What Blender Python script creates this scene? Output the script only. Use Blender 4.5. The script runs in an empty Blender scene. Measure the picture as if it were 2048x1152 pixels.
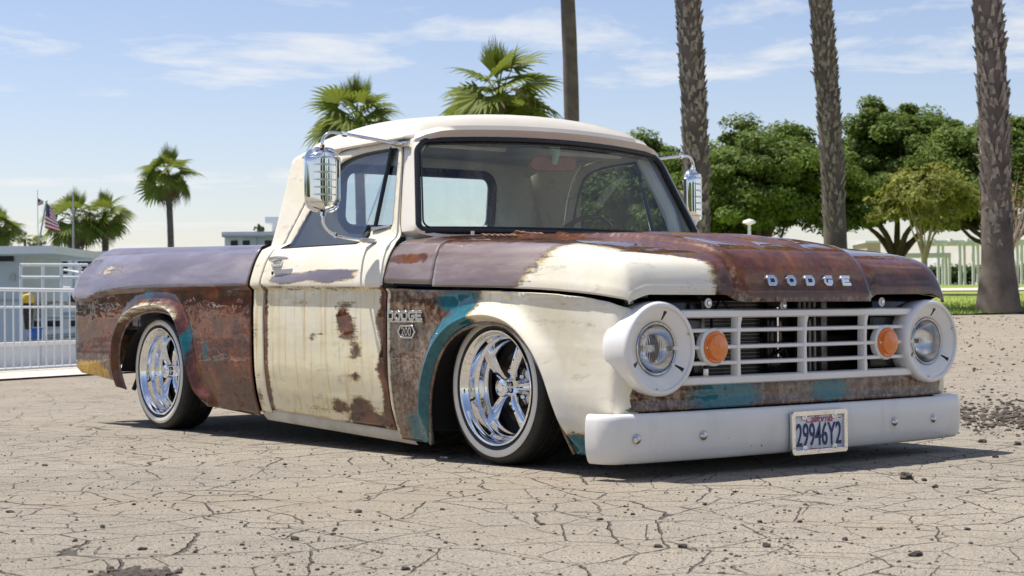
import bpy, bmesh, math, random
import numpy as np
from mathutils import Vector, Matrix
from mathutils.geometry import delaunay_2d_cdt

random.seed(7); RNG = np.random.default_rng(7)
scene = bpy.context.scene
COL = scene.collection
R = math.radians

# ------------------------------------------------------------------ camera
# truck frame = world frame: x forward, y to the driver's side, z up, ground at 0
CAM = Vector((5.4154, -5.0593, 0.6191))
FW = Vector((-0.78644721, 0.61752388, 0.01284683))
RT = Vector((0.61745388, 0.7865519, -0.00931702))
UP = Vector((0.0158582, -0.000604976, 0.99987407))
cam_d = bpy.data.cameras.new('camera')
cam = bpy.data.objects.new('camera', cam_d); COL.objects.link(cam)
m3 = Matrix((RT, UP, -FW)).transposed()
cam.matrix_world = Matrix.Translation(CAM) @ m3.to_4x4()
cam_d.sensor_width = 36.0
cam_d.lens = 3421.17 / 2048 * 36
cam_d.clip_start = 0.1; cam_d.clip_end = 4000
cam_d.dof.use_dof = True; cam_d.dof.focus_distance = 6.9; cam_d.dof.aperture_fstop = 9.0
scene.camera = cam

# ------------------------------------------------------------------ light
# light travels (+0.50, +0.10, -1): high sun from behind the truck
SUN_DIR = Vector((-0.38, -0.19, 1.0)).normalized()      # towards the sun
elev = math.asin(SUN_DIR.z); azim = math.atan2(SUN_DIR.y, SUN_DIR.x)
SUN_STRENGTH = 3.7; SKY_STRENGTH = 0.076; EXPOSURE = 0.84
w = bpy.data.worlds.new('World'); scene.world = w; w.use_nodes = True
nt = w.node_tree; nt.nodes.clear()
N = nt.nodes.new; L = nt.links.new
sky = N('ShaderNodeTexSky'); sky.sky_type = 'NISHITA'; sky.sun_disc = False
sky.sun_elevation = elev; sky.sun_rotation = math.pi / 2 - azim
sky.air_density = 1.0; sky.dust_density = 0.5; sky.ozone_density = 1.4
bg = N('ShaderNodeBackground'); bg.inputs['Strength'].default_value = SKY_STRENGTH
out = N('ShaderNodeOutputWorld')
# thin streaks of high cloud: noise on the sky direction projected to a flat layer
tc = N('ShaderNodeTexCoord'); sep = N('ShaderNodeSeparateXYZ'); L(tc.outputs['Generated'], sep.inputs[0])
zmax = N('ShaderNodeMath'); zmax.operation = 'MAXIMUM'; L(sep.outputs['Z'], zmax.inputs[0]); zmax.inputs[1].default_value = 0.03
vd = N('ShaderNodeVectorMath'); vd.operation = 'DIVIDE'
cmb = N('ShaderNodeCombineXYZ'); 
for i in range(3): L(zmax.outputs[0], cmb.inputs[i])
L(tc.outputs['Generated'], vd.inputs[0]); L(cmb.outputs[0], vd.inputs[1])
def dotn(v):
    q = N('ShaderNodeVectorMath'); q.operation = 'DOT_PRODUCT'; L(vd.outputs[0], q.inputs[0]); q.inputs[1].default_value = v; return q.outputs['Value']
def mth(op, a, b=0.0, c=0.0):
    q = N('ShaderNodeMath'); q.operation = op
    for k_, v_ in enumerate((a, b, c)):
        if hasattr(v_, 'is_linked'): L(v_, q.inputs[k_])
        else: q.inputs[k_].default_value = v_
    return q.outputs[0]
dfw = dotn((-0.7865, 0.6176, 0)); dlat = dotn((0.6176, 0.7865, 0))
cxy = N('ShaderNodeCombineXYZ'); L(mth('MULTIPLY', dlat, 0.85), cxy.inputs[0]); L(mth('MULTIPLY', dfw, 0.62), cxy.inputs[1])
nz = N('ShaderNodeTexNoise'); nz.inputs['Scale'].default_value = 1.25; nz.inputs['Detail'].default_value = 10; nz.inputs['Roughness'].default_value = 0.62; nz.inputs['Distortion'].default_value = 0.35
L(cxy.outputs[0], nz.inputs['Vector'])
rows = mth('COSINE', mth('MULTIPLY', mth('SUBTRACT', dfw, 6.55), 2 * math.pi / 6.4))          # rows of thin cloud across the view
rp = N('ShaderNodeValToRGB'); rp.color_ramp.elements[0].position = 0.645; rp.color_ramp.elements[1].position = 0.81
L(mth('MULTIPLY_ADD', rows, 0.20, nz.outputs['Fac']), rp.inputs[0])
cm = N('ShaderNodeMath'); cm.operation = 'MULTIPLY'; L(rp.outputs[0], cm.inputs[0]); cm.inputs[1].default_value = 0.85
mixc = N('ShaderNodeMix'); mixc.data_type = 'RGBA'
tint = N('ShaderNodeMix'); tint.data_type = 'RGBA'; tint.blend_type = 'MULTIPLY'; tint.inputs['Factor'].default_value = 1.0
L(sky.outputs[0], tint.inputs['A']); tint.inputs['B'].default_value = (1.07, 0.965, 1.01, 1)      # hazy coastal air
L(cm.outputs[0], mixc.inputs['Factor']); L(tint.outputs['Result'], mixc.inputs['A'])
mixc.inputs['B'].default_value = (6.6, 6.7, 6.8, 1)
L(mixc.outputs['Result'], bg.inputs['Color']); L(bg.outputs[0], out.inputs[0])
sd = bpy.data.lights.new('sun', 'SUN'); sd.energy = SUN_STRENGTH; sd.angle = R(0.6); sd.color = (1.0, 0.95, 0.88)
so = bpy.data.objects.new('sun', sd); COL.objects.link(so)
so.rotation_euler = (-SUN_DIR).to_track_quat('-Z', 'Y').to_euler(); so.location = (-20, -10, 40)
scene.view_settings.view_transform = 'Standard'; scene.view_settings.look = 'None'
scene.view_settings.exposure = EXPOSURE; scene.view_settings.gamma = 1.0
scene.cycles.max_bounces = 10; scene.cycles.transparent_max_bounces = 24; scene.cycles.glossy_bounces = 6
scene.cycles.caustics_reflective = False; scene.cycles.caustics_refractive = False

# ------------------------------------------------------------------ helpers
def link(o, parent=None):
    COL.objects.link(o)
    if parent is not None: o.parent = parent
    return o
def empty(name, loc=(0, 0, 0), parent=None):
    o = bpy.data.objects.new(name, None); o.location = loc; o.empty_display_size = 0.2
    return link(o, parent)
def tag(o, label=None, cat=None, group=None, kind=None):
    if label: o['label'] = label
    if cat: o['category'] = cat
    if group: o['group'] = group
    if kind: o['kind'] = kind
    return o
def mesh(verts, faces, smooth=True, angle=40, name='m'):
    me = bpy.data.meshes.new(name)
    me.from_pydata([tuple(map(float, v)) for v in verts], [], [tuple(f) for f in faces])
    me.validate(); 
    if smooth:
        me.shade_smooth()
        if angle: me.set_sharp_from_angle(angle=R(angle))
    return me
def obj(name, me, mat, parent=None, loc=None):
    o = bpy.data.objects.new(name, me)
    if mat is not None and len(me.materials) == 0: me.materials.append(mat)
    if loc is not None: o.location = loc
    return link(o, parent)
def solid(o, t, off=0.0):
    md = o.modifiers.new('thick', 'SOLIDIFY'); md.thickness = t; md.offset = off
    return o
def copy_tree(o, parent=None):
    c = o.copy(); COL.objects.link(c); c.parent = parent
    for ch in list(o.children): copy_tree(ch, c)
    return c
class MB:
    """collects verts and faces for one mesh"""
    def __init__(s): s.v = []; s.f = []
    def add(s, vs, fs):
        n = len(s.v); s.v += [tuple(v) for v in vs]; s.f += [tuple(i + n for i in f) for f in fs]; return s
    def grid(s, P, cu=False, cv=False):
        nu = len(P); nv = len(P[0]); vs = [p for row in P for p in row]; fs = []
        for i in range(nu if cu else nu - 1):
            for j in range(nv if cv else nv - 1):
                a = i * nv + j; b = ((i + 1) % nu) * nv + j; c = ((i + 1) % nu) * nv + (j + 1) % nv; d = i * nv + (j + 1) % nv
                fs.append((a, b, c, d))
        return s.add(vs, fs)
    def tube(s, pts, r, n=8, closed=False, caps=True):
        pts = [Vector(p) for p in pts]; m = len(pts)
        rs = r if hasattr(r, '__len__') else [r] * m
        rows = []; up = None
        for i, p in enumerate(pts):
            if closed: t = pts[(i + 1) % m] - pts[i - 1]
            else: t = pts[min(i + 1, m - 1)] - pts[max(i - 1, 0)]
            t.normalize()
            if up is None:
                up = Vector((0, 0, 1)) if abs(t.z) < .9 else Vector((1, 0, 0))
            a = up - t * up.dot(t); a.normalize(); b = t.cross(a); up = a
            rows.append([p + (a * math.cos(q) + b * math.sin(q)) * rs[i] for q in [2 * math.pi * k / n for k in range(n)]])
        n0 = len(s.v); s.grid(rows, cu=closed, cv=True)
        if caps and not closed:
            s.f.append(tuple(n0 + k for k in range(n))[::-1]); s.f.append(tuple(n0 + (m - 1) * n + k for k in range(n)))
        return s
    def box(s, x0, x1, y0, y1, z0, z1):
        v = [(x, y, z) for x in (x0, x1) for y in (y0, y1) for z in (z0, z1)]
        return s.add(v, [(0, 1, 3, 2), (4, 6, 7, 5), (0, 4, 5, 1), (2, 3, 7, 6), (0, 2, 6, 4), (1, 5, 7, 3)])
    def lathe(s, prof, axis='y', n=48, c=(0, 0, 0), close=False):
        rows = []
        for k in range(n):
            q = 2 * math.pi * k / n; row = []
            for r, a in prof:
                u, v_ = r * math.cos(q), r * math.sin(q)
                p = {'y': (u, a, v_), 'x': (a, u, v_), 'z': (u, v_, a)}[axis]
                row.append((p[0] + c[0], p[1] + c[1], p[2] + c[2]))
            rows.append(row)
        return s.grid(rows, cu=True)
    def me(s, smooth=True, angle=40, bevel=0.0, seg=2):
        me = mesh(s.v, s.f, smooth=False)
        bm = bmesh.new(); bm.from_mesh(me); bmesh.ops.recalc_face_normals(bm, faces=bm.faces)
        if bevel:
            es = [e for e in bm.edges if len(e.link_faces) == 2 and e.calc_face_angle(0) > R(25)]
            bmesh.ops.bevel(bm, geom=es, offset=bevel, segments=seg, affect='EDGES', profile=0.5)
        bm.to_mesh(me); bm.free()
        if smooth:
            me.shade_smooth()
            if angle: me.set_sharp_from_angle(angle=R(angle))
        return me
    def build(s, name, mat, parent=None, smooth=True, angle=40, bevel=0.0, seg=2, loc=None):
        return obj(name, s.me(smooth, angle, bevel, seg), mat, parent, loc)
def pch(pts):
    """monotone cubic through (t, value)"""
    t = np.array([p[0] for p in pts], float); v = np.array([p[1] for p in pts], float)
    h = np.diff(t); d = np.diff(v) / h; m = np.zeros(len(t)); m[0] = d[0]; m[-1] = d[-1]
    for i in range(1, len(t) - 1):
        if d[i - 1] * d[i] > 0:
            w1 = 2 * h[i] + h[i - 1]; w2 = h[i] + 2 * h[i - 1]; m[i] = (w1 + w2) / (w1 / d[i - 1] + w2 / d[i])
    def f(x):
        x = np.clip(x, t[0], t[-1]); i = np.clip(np.searchsorted(t, x) - 1, 0, len(t) - 2)
        s = (x - t[i]) / h[i]
        return ((1 + 2 * s) * (1 - s) ** 2) * v[i] + (s * (1 - s) ** 2) * h[i] * m[i] + (s * s * (3 - 2 * s)) * v[i + 1] + (s * s * (s - 1)) * h[i] * m[i + 1]
    return f
def sst(a, b, x):
    t = np.clip((np.asarray(x, float) - a) / (b - a), 0, 1); return t * t * (3 - 2 * t)
def smooth_curve(pts, n=8, closed=False):
    """Catmull-Rom resampling"""
    P = [np.array(p, float) for p in pts]; m = len(P); o = []
    for i in range(m if closed else m - 1):
        p0 = P[i - 1] if (closed or i > 0) else P[0]; p1 = P[i]; p2 = P[(i + 1) % m]
        p3 = P[(i + 2) % m] if (closed or i + 2 < m) else P[-1]
        for k in range(n):
            t = k / n
            o.append(.5 * ((2 * p1) + (-p0 + p2) * t + (2 * p0 - 5 * p1 + 4 * p2 - p3) * t * t + (-p0 + 3 * p1 - 3 * p2 + p3) * t ** 3))
    if not closed: o.append(P[-1])
    return o
def rrect(x0, x1, z0, z1, r, n=6):
    o = []
    for cx, cz, a in ((x1 - r, z1 - r, 0), (x0 + r, z1 - r, 90), (x0 + r, z0 + r, 180), (x1 - r, z0 + r, 270)):
        for k in range(n + 1):
            q = R(a + 90 * k / n); o.append((cx + r * math.cos(q), cz + r * math.sin(q)))
    return o
def resample(poly, h, closed=True):
    o = []; m = len(poly)
    for i in range(m if closed else m - 1):
        a = np.array(poly[i], float); b = np.array(poly[(i + 1) % m], float); n = max(1, int(round(np.linalg.norm(b - a) / h)))
        for k in range(n): o.append(tuple(a + (b - a) * k / n))
    if not closed: o.append(tuple(poly[-1]))
    return o
def inside(poly, q):
    q = np.asarray(q, float); x, y = q[:, 0], q[:, 1]; r = np.zeros(len(q), bool); P = np.asarray(poly, float); j = len(P) - 1
    for i in range(len(P)):
        xi, yi = P[i]; xj, yj = P[j]
        if yi != yj:
            c = ((yi > y) != (yj > y)) & (x < (xj - xi) * (y - yi) / (yj - yi) + xi); r ^= c
        j = i
    return r
def dist_poly(poly, q, closed=True):
    q = np.asarray(q, float); P = np.asarray(poly, float); d = np.full(len(q), 1e9)
    for i in range(len(P) if closed else len(P) - 1):
        a = P[i]; b = P[(i + 1) % len(P)]; ab = b - a; L2 = ab @ ab
        if L2 < 1e-14: continue
        t = np.clip(((q - a) @ ab) / L2, 0, 1); d = np.minimum(d, np.linalg.norm(q - a - t[:, None] * ab, axis=1))
    return d
def panel(name, outline, holes, F, mat, parent=None, h=0.02, extra=None, paint=None, flip=False, thick=0.004, angle=35):
    """sheet-metal panel: outline and holes in a (u, v) plane, mapped by F(u, v) -> xyz arrays"""
    ol = resample(outline, h); hs = [resample(q, h) for q in holes]
    P = np.asarray(ol); u0, v0 = P.min(0); u1, v1 = P.max(0)
    gu = np.arange(u0 + h * .5, u1, h); gv = np.arange(v0 + h * .5, v1, h)
    G = np.array([(u, v) for u in gu for v in gv])
    if extra is not None and len(extra):
        E_ = np.asarray(extra); de = np.full(len(G), 1e9)
        for k in range(0, len(E_), 64): de = np.minimum(de, np.min(np.linalg.norm(G[:, None] - E_[None, k:k + 64], axis=2), axis=1))
        G = np.vstack([G[de > h * .45], E_])
    ok = inside(ol, G) & (dist_poly(ol, G) > h * .35)
    for q in hs: ok &= ~inside(q, G) & (dist_poly(q, G) > h * .35)
    G = G[ok]
    pts = [Vector(p) for p in ol]; edges = [(i, (i + 1) % len(ol)) for i in range(len(ol))]
    for q in hs:
        n0 = len(pts); pts += [Vector(p) for p in q]; edges += [(n0 + i, n0 + (i + 1) % len(q)) for i in range(len(q))]
    pts += [Vector(p) for p in G]
    ov, oe, of, *_ = delaunay_2d_cdt(pts, edges, [], 1, 1e-6)
    V = np.array([tuple(p) for p in ov]); T = [tuple(f) for f in of]
    cen = np.array([V[list(f)].mean(0) for f in T]); keep = inside(ol, cen)
    for q in hs: keep &= ~inside(q, cen)
    T = [f for f, k in zip(T, keep) if k]
    if flip: T = [f[::-1] for f in T]
    X = np.stack(F(V[:, 0], V[:, 1]), 1)
    me = mesh(X, T, True, angle)
    if paint is not None: set_paint(me, X, paint)
    o = obj(name, me, mat, parent)
    if thick: solid(o, thick, -1)
    return o
def set_paint(me, X, paint):
    c = np.clip(np.stack(paint(X[:, 0], X[:, 1], X[:, 2]), 1), 0, 1.0)
    at = me.attributes.new('paint', 'FLOAT_COLOR', 'POINT'); at.data.foreach_set('color', c.astype(np.float32).ravel())
def flat_curve(outlines, depth, bevel=0.0, cyclic=True, name='c'):
    """filled 2D outlines (holes allowed) extruded to a mesh in the local xy plane"""
    cu = bpy.data.curves.new(name, 'CURVE'); cu.dimensions = '2D'; cu.fill_mode = 'BOTH'; cu.extrude = depth; cu.bevel_depth = bevel
    for ol in outlines:
        sp = cu.splines.new('POLY'); sp.points.add(len(ol) - 1); sp.use_cyclic_u = True
        for p, q in zip(sp.points, ol): p.co = (q[0], q[1], 0, 1)
    return curve_mesh(cu)
def text_mesh(body, size=1.0, depth=0.0, shear=0.0, offset=0.0, spacing=1.0):
    cu = bpy.data.curves.new('t', 'FONT'); cu.body = body; cu.size = size; cu.extrude = depth; cu.shear = shear
    cu.offset = offset; cu.space_character = spacing; cu.align_x = 'CENTER'; cu.align_y = 'CENTER'
    return curve_mesh(cu)
def curve_mesh(cu):
    o = bpy.data.objects.new('tmp', cu); COL.objects.link(o)
    dg = bpy.context.evaluated_depsgraph_get(); me = bpy.data.meshes.new_from_object(o.evaluated_get(dg))
    bpy.data.objects.remove(o); bpy.data.curves.remove(cu); me.materials.clear()
    return me
def frame_mesh(me, origin, ex, ey):
    """place a local-xy mesh so that local x -> ex, y -> ey, z -> ex x ey"""
    ex = Vector(ex).normalized(); ey = Vector(ey).normalized(); ez = ex.cross(ey)
    M = Matrix((ex, ey, ez)).transposed().to_4x4(); M.translation = Vector(origin); me.transform(M); return me
# ------------------------------------------------------------------ materials
class NB:
    def __init__(s, name):
        s.m = bpy.data.materials.new(name); s.m.use_nodes = True; s.t = s.m.node_tree; s.t.nodes.clear()
        s.out = s.n('ShaderNodeOutputMaterial'); s._tc = None
    def n(s, k, **kw):
        q = s.t.nodes.new(k)
        for a, b in kw.items(): setattr(q, a, b)
        return q
    def set(s, sock, v):
        if hasattr(v, 'default_value') or hasattr(v, 'is_linked'): s.t.links.new(v, sock)
        elif isinstance(v, (tuple, list)) and sock.type == 'RGBA' and len(v) == 3: sock.default_value = (*v, 1)
        else: sock.default_value = v
    def co(s, scale=(1, 1, 1), rot=(0, 0, 0), kind='Object'):
        if s._tc is None: s._tc = s.n('ShaderNodeTexCoord')
        mpn = s.n('ShaderNodeMapping'); s.t.links.new(s._tc.outputs[kind], mpn.inputs[0])
        mpn.inputs['Scale'].default_value = scale; mpn.inputs['Rotation'].default_value = rot
        return mpn.outputs[0]
    def noise(s, scale, detail=5, rough=.55, dist=0.0, vec=None):
        q = s.n('ShaderNodeTexNoise'); q.inputs['Scale'].default_value = scale; q.inputs['Detail'].default_value = detail
        q.inputs['Roughness'].default_value = rough; q.inputs['Distortion'].default_value = dist
        s.t.links.new(vec if vec is not None else s.co(), q.inputs['Vector']); return q.outputs['Fac']
    def math(s, op, a, b=0.0, c=None, clamp=False):
        q = s.n('ShaderNodeMath', operation=op, use_clamp=clamp); s.set(q.inputs[0], a); s.set(q.inputs[1], b)
        if c is not None: s.set(q.inputs[2], c)
        return q.outputs[0]
    def ramp(s, f, *st):
        q = s.n('ShaderNodeValToRGB'); e = q.color_ramp.elements
        while len(e) < len(st): e.new(.5)
        for el, (p, c) in zip(e, st):
            el.position = p; el.color = (c, c, c, 1) if isinstance(c, (int, float)) else (*c, 1)
        s.t.links.new(f, q.inputs[0]); return q.outputs[0]
    def mix(s, f, a, b, mode='MIX'):
        q = s.n('ShaderNodeMix', data_type='RGBA', blend_type=mode); s.set(q.inputs['Factor'], f); s.set(q.inputs['A'], a); s.set(q.inputs['B'], b)
        return q.outputs['Result']
    def sepy(s):
        q = s.n('ShaderNodeSeparateXYZ'); s.t.links.new(s.co(), q.inputs[0]); return q.outputs['Y']
    def bump(s, h, strength=.3, dist=.01, normal=None):
        q = s.n('ShaderNodeBump'); q.inputs['Strength'].default_value = strength; q.inputs['Distance'].default_value = dist
        s.t.links.new(h, q.inputs['Height'])
        if normal is not None: s.t.links.new(normal, q.inputs['Normal'])
        return q.outputs[0]
    def pbr(s, color, rough=.5, metal=0.0, normal=None, **kw):
        q = s.n('ShaderNodeBsdfPrincipled'); s.set(q.inputs['Base Color'], color); s.set(q.inputs['Roughness'], rough); s.set(q.inputs['Metallic'], metal)
        if normal is not None: s.t.links.new(normal, q.inputs['Normal'])
        for k, v in kw.items(): s.set(q.inputs[k.replace('_', ' ')], v)
        s.t.links.new(q.outputs[0], s.out.inputs[0]); s.p = q; return s.m
def plain(name, color, rough=.5, metal=0.0, var=.15, scale=8.0, bump=0.0, bscale=60.0, **kw):
    b = NB(name); f = b.noise(scale, 6)
    lo = tuple(c * (1 - var) for c in color); hi = tuple(min(1, c * (1 + var)) for c in color)
    c = b.ramp(f, (.3, lo), (.7, hi)); nr = None
    if bump: nr = b.bump(b.noise(bscale, 4), bump, .005)
    r = b.math('MULTIPLY_ADD', b.noise(scale * 2.3, 4), rough * .3, rough * .85)
    return b.pbr(c, r, metal, nr, **kw)

RUST = ((.34, (.020, .006, .003)), (.46, (.068, .016, .005)), (.56, (.150, .036, .009)), (.68, (.31, .095, .020)))
HOOD_RUST = ((.34, (.042, .013, .004)), (.46, (.085, .025, .006)), (.56, (.135, .041, .009)), (.68, (.21, .072, .016)))
SKY_LAV = ((.3, (.135, .110, .125)), (.5, (.18, .155, .185)), (.72, (.32, .275, .275)))  # brown-purple paint, with the sky's lavender reflection put into the colour
HOOD_SKY_LAV = ((.3, (.125, .082, .072)), (.5, (.195, .145, .138)), (.72, (.36, .30, .28)))  # brown paint lightened to hold the sky reflection on hood sides and cowl
def make_paint(name='weathered_paint', RU=RUST, LV=SKY_LAV):
    b = NB(name)
    at = b.n('ShaderNodeAttribute', attribute_name='paint')
    sp = b.n('ShaderNodeSeparateColor'); b.t.links.new(at.outputs['Color'], sp.inputs[0])
    cream, teal, sky_lav, worn = sp.outputs[0], sp.outputs[1], sp.outputs[2], at.outputs['Alpha']
    n1 = b.noise(7, 9, .62, .4); n2 = b.noise(38, 8, .65); n3 = b.noise(2.2, 4)
    vst = b.noise(1, 6, .6, 0, b.co((34, 34, 2.2)))          # vertical runs
    hst = b.noise(1, 7, .7, 0, b.co((5, 5, 60)))             # horizontal scuffs
    fine = b.noise(150, 4, .6)
    edge = b.math('ADD', b.math('MULTIPLY_ADD', n1, .75, -.375), b.math('MULTIPLY_ADD', n2, .75, -.375))
    def mask(a, soft=.03, amp=1.0):
        v = b.math('MULTIPLY_ADD', edge, amp, a)
        return b.ramp(v, (.5 - soft, 0.0), (.5 + soft, 1.0))
    # rust under clear coat
    rust = b.ramp(b.math('ADD', b.math('MULTIPLY', n1, .62), b.math('MULTIPLY', n2, .38)), *RU)
    hz = b.ramp(b.noise(3.3, 6, .6, .6, b.co((1, 1, 2.6))), (.60, 0.0), (.74, .18))
    rust = b.mix(hz, rust, (.26, .15, .12))
    sky_lavc = b.ramp(b.noise(1, 6, .6, .3, b.co((1.5, 3, 9))), *LV)
    wornc = b.ramp(b.math('ADD', b.math('MULTIPLY', n2, .5), b.math('ADD', b.math('MULTIPLY', vst, .3), b.math('MULTIPLY', fine, .25))),
                   (.40, (.080, .036, .022)), (.50, (.15, .088, .055)), (.60, (.29, .22, .165)), (.75, (.40, .33, .27)))
    tealc = b.ramp(n2, (.3, (.004, .085, .11)), (.55, (.007, .135, .17)), (.8, (.03, .19, .21)))
    crm = b.ramp(n3, (.32, (.79, .69, .43)), (.52, (.81, .74, .53)), (.70, (.81, .77, .64)))
    onz = b.ramp(worn, (.20, 0.0), (.27, 1.0)); crm = b.mix(onz, b.ramp(n3, (.35, (.76, .69, .52)), (.65, (.79, .755, .65))), crm)
    crm = b.mix(b.math('MULTIPLY', b.ramp(vst, (.53, 0.0), (.70, .7)), b.math('MULTIPLY_ADD', onz, .88, .12)), crm, (.56, .38, .13))
    crm = b.mix(b.ramp(b.noise(1, 8, .7, 0, b.co((7, 7, 20))), (.58, 0.0), (.74, .6)), crm, (.26, .21, .16))
    c = rust
    ml = mask(sky_lav, .07, .8); mw = mask(worn, .10, 1.0); mt = mask(teal, .09, .6); mc = mask(cream, .055, .9)
    c = b.mix(ml, c, sky_lavc); c = b.mix(mw, c, wornc); c = b.mix(mt, c, tealc)
    # yellow-stained rim where the cream paint meets the rust
    rim = b.ramp(b.math('MULTIPLY_ADD', edge, .85, cream), (.50, 1.0), (.66, 0.0))
    crm = b.mix(b.math('MULTIPLY', rim, .8), crm, (.58, .40, .13))
    # streaky chips where the cream is thin
    chip = b.ramp(b.math('ADD', b.math('MULTIPLY_ADD', cream, -.95, .80), b.math('ADD', b.math('MULTIPLY_ADD', hst, 1.1, -.55), b.math('MULTIPLY_ADD', n2, .7, -.35))), (.22, 0.0), (.36, .85))
    crm = b.mix(chip, crm, (.075, .045, .032))
    crm = b.mix(b.ramp(b.math('ADD', b.math('MULTIPLY', fine, .5), b.math('MULTIPLY', n2, .5)), (.62, 0.0), (.68, .55)), crm, (.20, .11, .06))
    crm = b.mix(b.ramp(worn, (.85, 0.0), (.90, 1.0)), crm, b.ramp(n2, (.35, (.42, .22, .03)), (.6, (.66, .40, .05))))       # mustard touch-up
    c = b.mix(mc, c, crm)
    rough = b.math('MULTIPLY_ADD', n2, .25, .30)
    wav = b.bump(b.math('ADD', b.noise(5.0, 3, .5, .5), b.math('MULTIPLY', b.noise(1, 2, .5, .3, b.co((2.2, 2.2, 9))), .8)), .075, .05)
    nr = b.bump(b.math('ADD', n2, b.math('MULTIPLY', mc, .6)), .05, .004, wav)
    cr = b.math('MULTIPLY_ADD', n1, .06, -.015, clamp=True)
    mat = b.pbr(c, rough, 0, nr, Coat_Weight=b.math('MULTIPLY_ADD', mc, -.3, 1.0), Coat_Roughness=cr, Coat_IOR=1.5, Specular_IOR_Level=.12)
    b.t.links.new(wav, b.p.inputs['Coat Normal'])
    return mat
M = {}
M['paint'] = make_paint(); M['hood_paint'] = make_paint('clear_coated_rust', HOOD_RUST, HOOD_SKY_LAV)
M['cream'] = plain('cream_roof_paint', (.76, .71, .60), .32, 0, .08, 3, .03, 30, Coat_Weight=.5, Coat_Roughness=.08)
M['white'] = plain('white_enamel', (.80, .79, .765), .30, 0, .05, 4, .03, 40, Coat_Weight=.6, Coat_Roughness=.06)
def make_enamel():
    b = NB('chipped_white_enamel'); n = b.noise(4, 6); g = b.noise(1, 6, .6, 0, b.co((9, 9, 3)))
    c = b.ramp(n, (.3, (.75, .735, .69)), (.7, (.81, .80, .775)))
    c = b.mix(b.ramp(g, (.56, 0.0), (.78, .35)), c, (.50, .44, .35))
    ch = b.ramp(b.math('ADD', b.math('MULTIPLY', b.noise(55, 5, .6), .7), b.math('MULTIPLY', b.noise(6, 3), .3)), (.655, 0.0), (.675, 1.0))
    c = b.mix(ch, c, (.16, .075, .03))
    return b.pbr(c, b.math('MULTIPLY_ADD', g, .3, .22), 0, b.bump(b.noise(3.5, 3), .10, .03), Coat_Weight=.4, Coat_Roughness=.10)
M['bumper'] = make_enamel()
M['chrome'] = plain('chrome', (.86, .87, .88), .045, 1.0, .04, 6)
M['dull_chrome'] = plain('pitted_chrome', (.62, .61, .60), .22, 1.0, .2, 60)
M['black'] = plain('black_rubber', (.014, .014, .015), .42, 0, .3, 20, .1, 120)
M['sill'] = plain('dusty_sill', (.50, .47, .41), .5, 0, .25, 6, .2, 30)
M['gasket'] = plain('gasket_rubber', (.010, .010, .012), .28, 0, .2, 20)
M['void'] = plain('underbody_black', (.010, .010, .010), .75, 0, .4, 12)
M['gloss_black'] = plain('gloss_black_metal', (.012, .012, .014), .16, 0, .3, 12)
M['whitewall'] = plain('whitewall_rubber', (.74, .72, .65), .5, 0, .07, 14)
M['amber'] = plain('amber_plastic', (.80, .20, .012), .12, 0, .12, 30, .5, 55, Coat_Weight=1.0)
M['interior'] = plain('interior_paint', (.76, .79, .73), .5, 0, .14, 4)
M['headliner'] = plain('headliner', (.60, .62, .58), .7, 0, .2, 4)
M['mint'] = plain('mint_bracket', (.33, .55, .47), .35, 0, .1, 10)
M['brown_back'] = plain('brown_mirror_back', (.28, .12, .08), .3, 0, .2, 20)
M['brake'] = plain('brake_iron', (.06, .042, .036), .5, .6, .4, 30)
M['alu'] = plain('radiator_metal', (.30, .30, .30), .4, .8, .2, 40)
M['fins'] = plain('condenser_fins', (.045, .045, .05), .4, .6, .3, 60)
M['hose'] = plain('black_hose', (.012, .012, .013), .4, 0, .2, 20)
M['plate'] = plain('plate_white', (.80, .82, .86), .35, 0, .04, 10)
M['plate_blue'] = plain('plate_blue', (.012, .03, .13), .4, 0, .1, 10)
M['plate_red'] = plain('plate_red', (.55, .012, .03), .4, 0, .1, 10)
M['leather'] = plain('seat_vinyl', (.11, .12, .12), .45, 0, .15, 10)
def make_tread():
    b = NB('tyre_tread')
    w1 = b.n('ShaderNodeTexWave', wave_type='BANDS', bands_direction='X'); w1.inputs['Scale'].default_value = 9; w1.inputs['Distortion'].default_value = 2
    b.t.links.new(b.co((1, .6, 1)), w1.inputs['Vector'])
    c = b.ramp(b.noise(30, 5), (.3, (.012, .012, .012)), (.7, (.030, .028, .026)))
    return b.pbr(c, .6, 0, b.bump(b.noise(90, 3), .25, .003))
M['tyre'] = make_tread()
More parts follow.
